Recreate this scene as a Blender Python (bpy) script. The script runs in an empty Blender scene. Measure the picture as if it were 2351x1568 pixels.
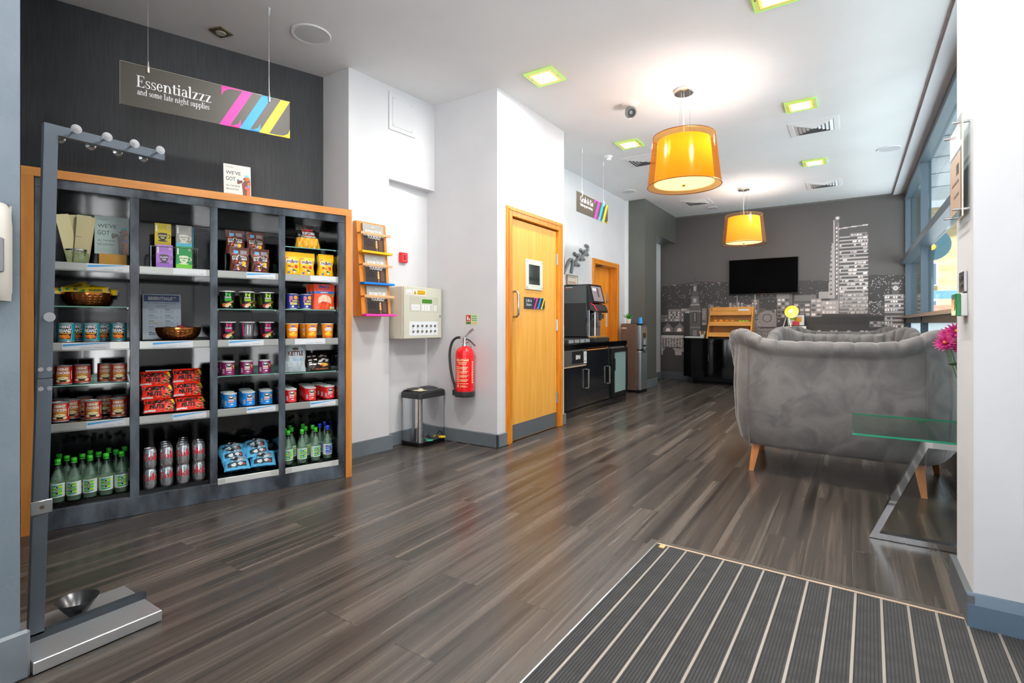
import bpy, math, random
import numpy as np
from mathutils import Vector, Matrix
random.seed(7); np.random.seed(7)
D = bpy.data; SC = bpy.context.scene; COL = SC.collection
PI = math.pi
# ---------------------------------------------------------------- camera, sky, exposure
FPX = 1190.0; HORIZON = 742.5; EYE = 1.084; YAW = math.atan((1955-1175.5)/FPX)
cd = D.cameras.new('camera'); cam = D.objects.new('camera', cd); COL.objects.link(cam)
cam.location = (0, 0, EYE); cam.rotation_euler = (PI/2, 0, YAW)
cd.sensor_width = 36; cd.lens = 36*FPX/2351; cd.shift_y = -(784-HORIZON)/2351; cd.clip_start = .02; cd.clip_end = 300
SC.camera = cam
W = D.worlds.new('sky'); SC.world = W; W.use_nodes = True
bgn = W.node_tree.nodes['Background']; bgn.inputs[0].default_value = (.90, .95, 1, 1); bgn.inputs[1].default_value = 1.4
sl_ = D.lights.new('sun', 'SUN'); sl_.energy = 98; sl_.angle = .01; sl_.color = (.98, .99, 1); so_ = D.objects.new('sun', sl_); COL.objects.link(so_)
so_.rotation_euler = Vector((.10, -.14, 1)).to_track_quat('Z', 'Y').to_euler()
SC.view_settings.view_transform = 'Standard'; SC.view_settings.look = 'None'; SC.view_settings.gamma = 1
SC.view_settings.use_curve_mapping = False; SC.view_settings.exposure = 0.16
SC.cycles.max_bounces = 10; SC.cycles.diffuse_bounces = 8; SC.cycles.transparent_max_bounces = 24
SC.cycles.use_denoising = True; SC.cycles.caustics_reflective = False; SC.cycles.caustics_refractive = False
SC.cycles.sample_clamp_indirect = 6

# ---------------------------------------------------------------- helpers
def lin(h):
    h = h.lstrip('#'); r = []
    for i in (0, 2, 4):
        c = int(h[i:i+2], 16)/255; r.append(c/12.92 if c <= .04045 else ((c+.055)/1.055)**2.4)
    return (*r, 1)
_M = {}
def M(h, rough=.5, metal=0.0, em=0, trans=0, alpha=1, ior=1.45, coat=0, sheen=0, emc=None, name=None):
    k = (h, rough, metal, em, trans, alpha, coat, sheen, emc)
    if k in _M: return _M[k]
    m = D.materials.new(name or 'paint_'+h.strip('#')); m.use_nodes = True
    b = m.node_tree.nodes['Principled BSDF']; I = b.inputs
    I['Base Color'].default_value = lin(h); I['Roughness'].default_value = rough; I['Metallic'].default_value = metal
    I['IOR'].default_value = ior
    if em: I['Emission Color'].default_value = lin(emc or h); I['Emission Strength'].default_value = em
    if trans: I['Transmission Weight'].default_value = trans
    if alpha < 1: I['Alpha'].default_value = alpha
    if coat: I['Coat Weight'].default_value = coat; I['Coat Roughness'].default_value = .05
    if sheen: I['Sheen Weight'].default_value = sheen; I['Sheen Roughness'].default_value = .4
    m.diffuse_color = lin(h); _M[k] = m; return m
def nodes(m): return m.node_tree.nodes, m.node_tree.links
def noisy(name, h1, h2, scale=(1, 1, 1), nscale=8, rough=.5, bump=0, detail=6, lo=.35, hi=.65, metal=0, coat=0, sheen=0, bscale=None, dist=.0):
    m = D.materials.new(name); m.use_nodes = True; N, L = nodes(m); b = N['Principled BSDF']
    b.inputs['Roughness'].default_value = rough; b.inputs['Metallic'].default_value = metal
    if coat: b.inputs['Coat Weight'].default_value = coat
    if sheen: b.inputs['Sheen Weight'].default_value = sheen; b.inputs['Sheen Roughness'].default_value = .35
    t = N.new('ShaderNodeTexCoord'); mp = N.new('ShaderNodeMapping'); mp.inputs['Scale'].default_value = scale
    L.new(t.outputs['Object'], mp.inputs[0])
    n = N.new('ShaderNodeTexNoise'); n.inputs['Scale'].default_value = nscale; n.inputs['Detail'].default_value = detail
    n.inputs['Distortion'].default_value = dist
    L.new(mp.outputs[0], n.inputs['Vector'])
    r = N.new('ShaderNodeValToRGB'); r.color_ramp.elements[0].position = lo; r.color_ramp.elements[1].position = hi
    r.color_ramp.elements[0].color = lin(h1); r.color_ramp.elements[1].color = lin(h2)
    L.new(n.outputs[0], r.inputs[0]); L.new(r.outputs[0], b.inputs['Base Color'])
    if bump:
        bp = N.new('ShaderNodeBump'); bp.inputs['Strength'].default_value = bump; bp.inputs['Distance'].default_value = .01
        if bscale:
            n2 = N.new('ShaderNodeTexNoise'); n2.inputs['Scale'].default_value = bscale; L.new(t.outputs['Object'], n2.inputs['Vector']); L.new(n2.outputs[0], bp.inputs['Height'])
        else: L.new(n.outputs[0], bp.inputs['Height'])
        L.new(bp.outputs[0], b.inputs['Normal'])
    return m

class MB:
    def __init__(s): s.v = []; s.f = []; s.m = []; s.sm = []; s.mats = []
    def mi(s, m):
        if m not in s.mats: s.mats.append(m)
        return s.mats.index(m)
    def add(s, vs, fs, m, smooth=False, T=None):
        o = len(s.v)
        if T is not None: vs = [T @ Vector(v) for v in vs]
        s.v += [tuple(v) for v in vs]; i = s.mi(m)
        for f in fs: s.f.append([a+o for a in f]); s.m.append(i); s.sm.append(smooth)
        return s
    def box(s, x0, x1, y0, y1, z0, z1, m, bev=0, T=None):
        c = Vector(((x0+x1)/2, (y0+y1)/2, (z0+z1)/2)); h = (abs(x1-x0)/2, abs(y1-y0)/2, abs(z1-z0)/2)
        if bev <= 0:
            vs = [c+Vector((a*h[0], b*h[1], d*h[2])) for a in (-1, 1) for b in (-1, 1) for d in (-1, 1)]
            return s.add(vs, [(0, 1, 3, 2), (4, 6, 7, 5), (0, 4, 5, 1), (2, 3, 7, 6), (0, 2, 6, 4), (1, 5, 7, 3)], m, T=T)
        bev = min(bev, min(h)*.95); vs = []; ix = {}
        for a in (-1, 1):
            for b in (-1, 1):
                for d in (-1, 1):
                    for k in range(3):
                        q = [h[0], h[1], h[2]]
                        for j in range(3):
                            if j != k: q[j] -= bev
                        ix[(a, b, d, k)] = len(vs); vs.append(c+Vector((a*q[0], b*q[1], d*q[2])))
        fs = []
        def quad(*p): fs.append(tuple(ix[q] for q in p))
        for a in (-1, 1):
            quad(*[(a, b, d, 0) for b, d in ((-1, -1), (1, -1), (1, 1), (-1, 1))][::a])
            quad(*[(b, a, d, 1) for b, d in ((-1, -1), (1, -1), (1, 1), (-1, 1))][::-a])
            quad(*[(b, d, a, 2) for b, d in ((-1, -1), (1, -1), (1, 1), (-1, 1))][::a])
        for a in (-1, 1):
            for b in (-1, 1):
                quad(*[(a, b, -1, 0), (a, b, -1, 1), (a, b, 1, 1), (a, b, 1, 0)][::a*b])
                quad(*[(a, -1, b, 2), (a, -1, b, 0), (a, 1, b, 0), (a, 1, b, 2)][::a*b])
                quad(*[(-1, a, b, 1), (-1, a, b, 2), (1, a, b, 2), (1, a, b, 1)][::a*b])
                for d in (-1, 1): fs.append(tuple([ix[(a, b, d, 0)], ix[(a, b, d, 1)], ix[(a, b, d, 2)]][::a*b*d]))
        return s.add(vs, fs, m, T=T)
    def prism(s, pts, z0, z1, m, T=None):
        n = len(pts); A = sum(pts[i][0]*pts[(i+1) % n][1]-pts[(i+1) % n][0]*pts[i][1] for i in range(n))
        if A < 0: pts = pts[::-1]
        vs = [(x, y, z0) for x, y in pts]+[(x, y, z1) for x, y in pts]
        fs = [tuple(range(n))[::-1], tuple(range(n, 2*n))]+[(i, (i+1) % n, n+(i+1) % n, n+i) for i in range(n)]
        return s.add(vs, fs, m, T=T)
    def lathe(s, prof, m, n=24, smooth=True, T=None, cap=True, sx=1, sy=1):
        vs = [(r*math.cos(2*PI*i/n)*sx, r*math.sin(2*PI*i/n)*sy, z) for r, z in prof for i in range(n)]
        fs = [(j*n+i, j*n+(i+1) % n, (j+1)*n+(i+1) % n, (j+1)*n+i) for j in range(len(prof)-1) for i in range(n)]
        s.add(vs, fs, m, smooth, T)
        if cap:
            for j, rev in ((0, True), (len(prof)-1, False)):
                if prof[j][0] > 1e-4:
                    k = [vs[j*n+i] for i in range(n)]; s.add(k, [tuple(range(n))[::-1] if rev else tuple(range(n))], m, False, T)
        return s
    def tube(s, path, r, m, n=8, smooth=True, T=None, closed=False, flat=None):
        P = [Vector(p) for p in path]; k = len(P); vs = []; up = None
        for i, p in enumerate(P):
            if closed: t = P[(i+1) % k]-P[i-1]
            else: t = P[min(i+1, k-1)]-P[max(i-1, 0)]
            t.normalize()
            if up is None: up = Vector((0, 0, 1)) if abs(t.z) < .9 else Vector((1, 0, 0))
            a = t.cross(up).normalized(); b = a.cross(t).normalized(); up = b
            rr = r[i] if isinstance(r, (list, tuple)) else r
            for j in range(n):
                q = 2*PI*j/n+(PI/n if n == 4 else 0)
                vs.append(p+a*math.cos(q)*rr+b*math.sin(q)*rr*(flat or 1))
        fs = []
        for i in range(k if closed else k-1):
            for j in range(n): fs.append((i*n+j, i*n+(j+1) % n, ((i+1) % k)*n+(j+1) % n, ((i+1) % k)*n+j))
        if not closed: fs += [tuple(range(n))[::-1], tuple((k-1)*n+j for j in range(n))]
        return s.add(vs, fs, m, smooth, T)
    def ball(s, c, r, m, n=12, sz=1, T=None, sx=1, sy=1):
        k = n//2; pr = [(math.sin(PI*i/k), -math.cos(PI*i/k)) for i in range(k+1)]
        vs = [(c[0]+r*a*math.cos(2*PI*i/n)*sx, c[1]+r*a*math.sin(2*PI*i/n)*sy, c[2]+r*b*sz) for a, b in pr for i in range(n)]
        return s.add(vs, [(j*n+i, j*n+(i+1) % n, (j+1)*n+(i+1) % n, (j+1)*n+i) for j in range(k) for i in range(n)], m, True, T)
    def grid(s, fn, nu, nv, m, smooth=True, mf=None, T=None, wrap=False):
        vs = [fn(i/nu, j/nv) for j in range(nv+1) for i in range(nu+1)]; w = nu+1
        if mf is None: return s.add(vs, [(j*w+i, j*w+i+1, (j+1)*w+i+1, (j+1)*w+i) for j in range(nv) for i in range(nu)], m, smooth, T)
        o = len(s.v)
        if T is not None: vs = [T @ Vector(v) for v in vs]
        s.v += [tuple(v) for v in vs]
        for j in range(nv):
            for i in range(nu):
                s.f.append([o+j*w+i, o+j*w+i+1, o+(j+1)*w+i+1, o+(j+1)*w+i]); s.m.append(s.mi(mf((i+.5)/nu, (j+.5)/nv))); s.sm.append(smooth)
        return s
    def build(s, name, parent=None, loc=None, rotz=None, rot=None):
        me = D.meshes.new(name); me.from_pydata(s.v, [], s.f)
        for m in s.mats: me.materials.append(m)
        me.polygons.foreach_set('material_index', s.m); me.polygons.foreach_set('use_smooth', s.sm); me.update()
        if any(s.sm): me.set_sharp_from_angle(angle=math.radians(40))
        o = D.objects.new(name, me); COL.objects.link(o)
        if parent is not None: o.parent = parent
        if loc is not None: o.location = loc
        if rotz is not None: o.rotation_euler = (0, 0, rotz)
        if rot is not None: o.rotation_euler = rot
        return o
def tag(o, label=None, cat=None, group=None, kind=None):
    for k, v in (('label', label), ('category', cat), ('group', group), ('kind', kind)):
        if v: o[k] = v
    return o
def thing(name, label, cat, loc=(0, 0, 0), rotz=0, group=None, rx=0, ry=0):
    o = D.objects.new(name, None); o.empty_display_size = .1; COL.objects.link(o)
    o.location = loc; o.rotation_euler = (rx, ry, rotz); return tag(o, label, cat, group)
KIDS = {}
def kids(o):
    return [c for c in COL.objects if c.parent == o]
def dup(root, loc, rotz=None, label=None, group=None, rx=None):
    r = root.copy(); COL.objects.link(r); r.location = loc
    e = list(root.rotation_euler)
    if rotz is not None: e[2] = rotz
    if rx is not None: e[0] = rx
    r.rotation_euler = e
    if label: r['label'] = label
    if group: r['group'] = group
    if root.name not in KIDS: KIDS[root.name] = [(c, kids(c)) for c in kids(root)]
    for c, gs in KIDS[root.name]:
        d = c.copy(); COL.objects.link(d); d.parent = r
        for g in gs: e2 = g.copy(); COL.objects.link(e2); e2.parent = d
    return r
def struct(o): o['kind'] = 'structure'; return o
def rotT(ax, a, c=(0, 0, 0)):
    c = Vector(c); return Matrix.Translation(c) @ Matrix.Rotation(a, 4, ax) @ Matrix.Translation(-c)
def tr(x, y, z): return Matrix.Translation((x, y, z))

# ---- flat printing: shapes and lettering laid on a surface
_TX = {}
def text_mesh(body, bold=0):
    k = (body, bold)
    if k in _TX: return _TX[k]
    cu = D.curves.new('t', 'FONT'); cu.body = body; cu.resolution_u = 2; cu.offset = bold; cu.size = 1
    ob = D.objects.new('t', cu); me = ob.to_mesh()
    vs = [(v.co.x, v.co.y) for v in me.vertices]; fs = [tuple(p.vertices) for p in me.polygons]
    ob.to_mesh_clear(); D.objects.remove(ob); D.curves.remove(cu)
    if not vs: vs = [(0, 0)]
    x0 = min(v[0] for v in vs); x1 = max(v[0] for v in vs)
    _TX[k] = ([(v[0]-x0, v[1]) for v in vs], fs, x1-x0); return _TX[k]
# serif display alphabet, drawn with thick stems, hairlines and slab serifs (unit = x-height)
def _ring(cx, cy, rx, ry, wx, wy, a0=0, a1=360, n=20):
    o = []
    for i in range(n):
        a, b = math.radians(a0+(a1-a0)*i/n), math.radians(a0+(a1-a0)*(i+1)/n)
        f = lambda t, k: (cx+(rx-k*wx)*math.cos(t), cy+(ry-k*wy)*math.sin(t))
        o.append([f(a, 0), f(b, 0), f(b, 1), f(a, 1)])
    return o
def _b(x0, x1, y0, y1): return [[(x0, y0), (x1, y0), (x1, y1), (x0, y1)]]
HL = .07; ST = .24
def _stem(x, y0, y1, top='l', bot=1):
    o = _b(x, x+ST, y0, y1)
    if bot: o += _b(x-.12, x+ST+.12, y0, y0+HL)
    if top == 'l': o += [[(x-.14, y1-.1), (x, y1-.14), (x, y1), (x-.14, y1-.04)]]
    if top == 's': o += _b(x-.12, x+ST+.12, y1-HL, y1)
    return o
def _arch(x, w, y0=0): return _ring(x+w/2+.05, .62, w/2+.12, .40, .2, HL, 0, 180, 12)
def _z(w=.82): return _b(0, w, 0, HL)+_b(0, w, 1-HL, 1)+[[(0, 0), (.27, 0), (w, 1), (w-.27, 1)]]+[[(0, 1), (0, .74), (.07, .9), (.2, 1)]]+[[(w, 0), (w, .26), (w-.07, .1), (w-.2, 0)]]
def _s(): return _ring(.33, .74, .30, .26, .13, HL, 40, 250, 12)+_ring(.33, .26, .32, .27, .15, HL, -130, 90, 12)+[[(.06, .62), (.2, .66), (.62, .38), (.5, .28)]]+_b(.03, .09, .02, .34)+_b(.54, .6, .7, .98)
GL = {
 'E': (_stem(.14, 0, 1.5, 's')+_b(0, 1.02, 0, HL)+_b(0, 1.0, 1.5-HL, 1.5)+[[(1.02, 0), (1.02, .45), (.95, .2), (.8, HL)]]+[[(1.0, 1.5), (1.0, 1.1), (.93, 1.32), (.78, 1.5)]]+_b(.3, .72, .74, .81)+_b(.68, .74, .55, 1.0), 1.12),
 's': (_s(), .72), 'e': (_ring(.4, .5, .4, .52, .2, HL, 0, 330)+_b(.15, .74, .5, .57), .86),
 'n': (_stem(.12, 0, 1)+_arch(.3, .5)+_b(.78, .78+ST, 0, .62)+_b(.66, 1.12, 0, HL), 1.2),
 't': (_b(.14, .14+ST, .2, 1.3)+_b(0, .6, 1-HL, 1)+_ring(.4, .2, .26, .22, .2, HL, 180, 350, 8), .66),
 'i': (_stem(.12, 0, 1)+_ring(.24, 1.32, .14, .14, .14, .14, n=10), .56),
 'a': (_b(.52, .52+ST, .1, .75)+_ring(.4, .7, .36, .32, .22, HL, 0, 165, 12)+_ring(.32, .28, .3, .3, .2, HL, 60, 320, 12)+[[(.76, .1), (.9, .05), (.9, .12), (.76, .2)]]+_b(.52, .8, 0, .12), .92),
 'l': (_stem(.12, 0, 1.6), .56), 'z': (_z(), .92),
 'd': (_ring(.42, .5, .4, .52, .2, HL)+_b(.64, .64+ST, 0, 1.6)+_b(.5, .7, 1.53, 1.6)+_b(.8, 1.0, 0, HL), 1.04),
 'o': (_ring(.42, .5, .42, .52, .21, HL), .94),
 'm': (_stem(.12, 0, 1)+_arch(.3, .42)+_b(.70, .70+ST, 0, .62)+_b(.58, 1.04, 0, HL)+_arch(.88, .42)+_b(1.28, 1.28+ST, 0, .62)+_b(1.16, 1.62, 0, HL), 1.7),
 'h': (_stem(.12, 0, 1.6)+_arch(.3, .5)+_b(.78, .78+ST, 0, .62)+_b(.66, 1.12, 0, HL), 1.2),
 'g': (_ring(.4, .64, .36, .38, .2, HL)+_ring(.42, -.22, .42, .26, .16, HL)+_b(.66, .9, .92, 1.02), .95),
 'u': (_b(.12, .12+ST, .35, 1)+_b(0, .2, .93, 1)+_ring(.45, .36, .33, .38, .2, HL, 180, 340, 10)+_b(.66, .66+ST, 0, 1)+_b(.55, .7, .93, 1)+_b(.85, 1.02, 0, HL), 1.1),
 'p': (_stem(.12, -.55, 1)+_ring(.56, .5, .42, .52, .2, HL, -150, 150), 1.04),
 'r': (_stem(.12, 0, 1)+_ring(.56, .66, .26, .34, .14, HL, 60, 180, 6)+_ring(.66, .82, .13, .13, .13, .13, n=8), .84),
 'b': (_stem(.12, 0, 1.6)[:-1]+_b(0, .2, 1.53, 1.6)+_ring(.56, .5, .42, .52, .2, HL, -170, 160), 1.04),
 'f': (_stem(.12, 0, 1.2, '')+_b(0, .56, .93, 1)+_ring(.44, 1.22, .32, .36, .24, HL, 40, 180, 8), .56),
 'v': ([[(.1, 1), (.36, 1), (.62, 0), (.46, 0)], [(.84, 1), (.92, 1), (.56, 0), (.5, 0)]]+_b(0, .46, .93, 1)+_b(.7, 1.02, .93, 1), 1.0),
 'y': ([[(.1, 1), (.36, 1), (.62, 0), (.46, 0)], [(.84, 1), (.92, 1), (.36, -.5), (.28, -.5)]]+_b(0, .46, .93, 1)+_b(.7, 1.02, .93, 1)+_ring(.2, -.45, .12, .12, .12, .12, n=8), 1.0),
 'w': ([[(.1, 1), (.36, 1), (.62, 0), (.46, 0)], [(.74, 1), (.8, 1), (.56, 0), (.5, 0)], [(.7, 1), (.96, 1), (1.2, 0), (1.06, 0)], [(1.42, 1), (1.5, 1), (1.16, 0), (1.1, 0)]]+_b(0, .46, .93, 1)+_b(1.28, 1.6, .93, 1), 1.6),
 'k': (_stem(.12, 0, 1.6)+[[(.36, .4), (.84, .95), (.92, .95), (.42, .36)], [(.5, .55), (.68, .6), (1.0, 0), (.74, 0)]]+_b(.66, 1.04, .93, 1), 1.06),
 'G': (_ring(.64, .75, .64, .78, .25, HL, 35, 330)+_b(1.0, 1.0+ST, 0, .66)+_b(.86, 1.36, .6, .66), 1.4),
 'L': (_stem(.14, 0, 1.5, 's')+_b(0, 1.0, 0, HL)+[[(1.0, 0), (1.0, .5), (.92, .2), (.76, HL)]], 1.1),
 'S': ([[(x*1.5, y*1.5) for x, y in q] for q in _s()], 1.08),
 '&': (_ring(.42, 1.16, .28, .34, .14, HL)+_ring(.44, .42, .44, .46, .2, HL)+[[(.3, 1.0), (.5, 1.05), (1.14, 0), (.86, 0)]]+_b(.84, 1.16, .72, .78), 1.24),
 ' ': ([], .5), "'": ([[(0, 1.55), (.16, 1.55), (.1, 1.2), (.04, 1.2)]], .25), '.': (_b(.04, .22, 0, .18), .34)}
class Pr:
    def __init__(s): s.it = []
    def poly(s, pts, m, l=1): s.it.append(([tuple(p) for p in pts], [tuple(range(len(pts)))], m, l)); return s
    def rect(s, x0, x1, y0, y1, m, l=1, n=1, k=1):
        vs = [(x0+(x1-x0)*i/n, y0+(y1-y0)*j/k) for j in range(k+1) for i in range(n+1)]; w = n+1
        s.it.append((vs, [(j*w+i, j*w+i+1, (j+1)*w+i+1, (j+1)*w+i) for j in range(k) for i in range(n)], m, l)); return s
    def ell(s, cx, cy, rx, ry, m, l=1, n=16):
        s.it.append(([(cx+rx*math.cos(2*PI*i/n), cy+ry*math.sin(2*PI*i/n)) for i in range(n)], [tuple(range(n))], m, l)); return s
    def text(s, body, x, y, h, m, l=2, al='c', bold=0.0, w=None, sh=0):
        vs, fs, wd = text_mesh(body, bold); kx = h/.73
        ky = kx
        if w: kx = w/max(wd, 1e-3)
        ox = x-(wd*kx/2 if al == 'c' else wd*kx if al == 'r' else 0)
        s.it.append(([(ox+a*kx+sh*b*ky, y+b*ky) for a, b in vs], fs, m, l)); return s
    def serif(s, body, x, y, h, m, l=2, w=None, track=.03):
        adv = 0; pl = []
        for ch in body:
            g, a = GL.get(ch, GL[' ']); pl += [[(px+adv, py) for px, py in q] for q in g]; adv += a+track
        k = h; kx = (w/adv) if w else h
        for q in pl: s.poly([(x+px*kx, y+py*k) for px, py in q], m, l)
        return s
    def put(s, mb, fn, smooth=False, step=0, vstep=0):
        def cut(P, ax, c, sg):
            o = []
            for i in range(len(P)):
                a, b = P[i-1], P[i]; da, db = (a[ax]-c)*sg, (b[ax]-c)*sg
                if (da > 0) != (db > 0): k = da/(da-db); o.append((a[0]+(b[0]-a[0])*k, a[1]+(b[1]-a[1])*k))
                if db > 0: o.append(b)
            return o
        def slices(P, ax, st):
            if not st: return [P]
            i0 = math.floor(min(p[ax] for p in P)/st+1e-6); i1 = math.ceil(max(p[ax] for p in P)/st-1e-6)
            if i1-i0 <= 1: return [P]
            return [q for q in (cut(cut(P, ax, i*st, 1), ax, (i+1)*st, -1) for i in range(i0, i1)) if len(q) > 2]
        for vs, fs, m, l in s.it:
            if not step: mb.add([fn(u, v, l) for u, v in vs], fs, m, smooth); continue
            for f in fs:
                for q in slices([vs[i] for i in f], 0, step):
                    for r in slices(q, 1, vstep): mb.add([fn(u, v, l) for u, v in r], [tuple(range(len(r)))], m, smooth)
        return mb
def flat(eps=.0004, y=0): return lambda u, v, l: (u, y-eps*l, v)
def onfloor(eps=.0004, z=0): return lambda u, v, l: (u, v, z+eps*l)
def wrap(R, eps=.0005, z=0, R2=None, h=1):
    def f(u, v, l):
        r = R if R2 is None else R+(R2-R)*v/h
        a = u/R; return ((r+eps*l)*math.sin(a), -(r+eps*l)*math.cos(a), z+v)
    return f

# ---------------------------------------------------------------- materials
WHITE = M('#e6e6e8', .6); CEILM = noisy('ceiling_paint', '#f0f0f0', '#f5f5f5', nscale=1.5, rough=.7)
WALLM = noisy('white_wall_paint', '#d3d3d5', '#d9d9db', nscale=2.5, rough=.6)
GREYW = noisy('blue_grey_wall_paint', '#5d6971', '#656f78', nscale=6, rough=.45, bump=.15, bscale=60)
DARKW = noisy('charcoal_wallcovering', '#292b2e', '#323437', scale=(14, 14, .6), nscale=9, rough=.55, detail=3)
COLM = noisy('dark_green_grey_paint', '#53544f', '#585954', nscale=3, rough=.35)
SKIRT = noisy('slate_skirting_paint', '#646b71', '#6e767c', nscale=5, rough=.3)
SKIRTB = noisy('blue_slate_skirting_paint', '#4f6172', '#57697b', nscale=5, rough=.3)
OAK = noisy('honey_oak_veneer', '#de9c3c', '#ecae50', scale=(9, 9, .5), nscale=3, rough=.35, dist=.6, coat=.2)
OAKD = noisy('orange_oak_frame', '#c27114', '#da8a26', scale=(9, 9, .6), nscale=4, rough=.3, dist=.6, coat=.2)
OAK2 = noisy('amber_oak_veneer', '#d6811a', '#e6952c', scale=(4, 4, .6), nscale=3, rough=.35, dist=.8, coat=.2)
CHERRY = noisy('cherry_wood_trim', '#b87432', '#c9853f', scale=(1, 8, 8), nscale=3, rough=.4, dist=.4)
BEECH = noisy('beech_wood', '#d9923a', '#e5a24a', scale=(1, 6, 6), nscale=4, rough=.4)
LEGW = noisy('stained_beech_leg', '#a8622c', '#c07a3c', scale=(5, 5, 1), nscale=5, rough=.35)
GLOSS = noisy('black_gloss_laminate', '#08090a', '#101216', scale=(1, 1, .4), nscale=3, rough=.10, coat=.2)
GLOSSE = noisy('black_gloss_painted_reflections', '#2a2f35', '#5e6771', scale=(3, 3, 1.2), nscale=3, rough=.18, coat=.3)  # pale blotches stand in for reflections on the black gloss
BLK = M('#0c0c0e', .35); BLKG = M('#070709', .08, coat=.5); DKP = M('#2a2b2d', .4)
STEEL = M('#c9cacc', .22, 1); BRUSH = noisy('brushed_steel', '#c4c4c5', '#dadada', scale=(1, 40, 1), nscale=6, rough=.30, metal=.75)
CHROME = M('#dcdcde', .06, 1); ALU = M('#b9bdc0', .35, 1); LIPM = M('#b7b9b4', .3, .6)
GUN = M('#5c646c', .32, .55); FRAME = M('#4d5b66', .4, .2)
PAPER = M('#e9e9ea', .6); INK = M('#262628', .6); WT = M('#f4f4f2', .5)
def glass(name, tint, op=.12, rough=.02, k=.55):
    m = D.materials.new(name); m.use_nodes = True; N, L = nodes(m); N.remove(N['Principled BSDF'])
    o = N['Material Output']; t = N.new('ShaderNodeBsdfTransparent'); t.inputs[0].default_value = lin(tint)
    g = N.new('ShaderNodeBsdfGlossy'); g.inputs['Roughness'].default_value = rough
    f = N.new('ShaderNodeLayerWeight'); f.inputs[0].default_value = .5; pw = N.new('ShaderNodeMath'); pw.operation = 'POWER'; pw.inputs[1].default_value = 5; L.new(f.outputs['Facing'], pw.inputs[0])
    a = N.new('ShaderNodeMath'); a.operation = 'MULTIPLY_ADD'; a.inputs[1].default_value = k; a.inputs[2].default_value = .03+op*.12
    L.new(pw.outputs[0], a.inputs[0]); x = N.new('ShaderNodeMixShader'); L.new(a.outputs[0], x.inputs[0])
    L.new(t.outputs[0], x.inputs[1]); L.new(g.outputs[0], x.inputs[2]); L.new(x.outputs[0], o.inputs[0]); return m
PANE = glass('clear_window_glass', '#eef6f6'); GREENG = glass('green_tinted_glass', '#f2fbf6', .25, k=.22); BOTG = glass('bottle_glass', '#dcebe0', .5)
SHELFG = glass('shelf_glass', '#cfe6de', .4); GEDGE = M('#1f8a68', .15, em=0)
def filmy(name, h, op, rough=.3, gloss=.1):
    m = D.materials.new(name); m.use_nodes = True; N, L = nodes(m); b = N['Principled BSDF']
    b.inputs['Base Color'].default_value = lin(h); b.inputs['Roughness'].default_value = rough; b.inputs['Alpha'].default_value = op
    return m

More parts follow.
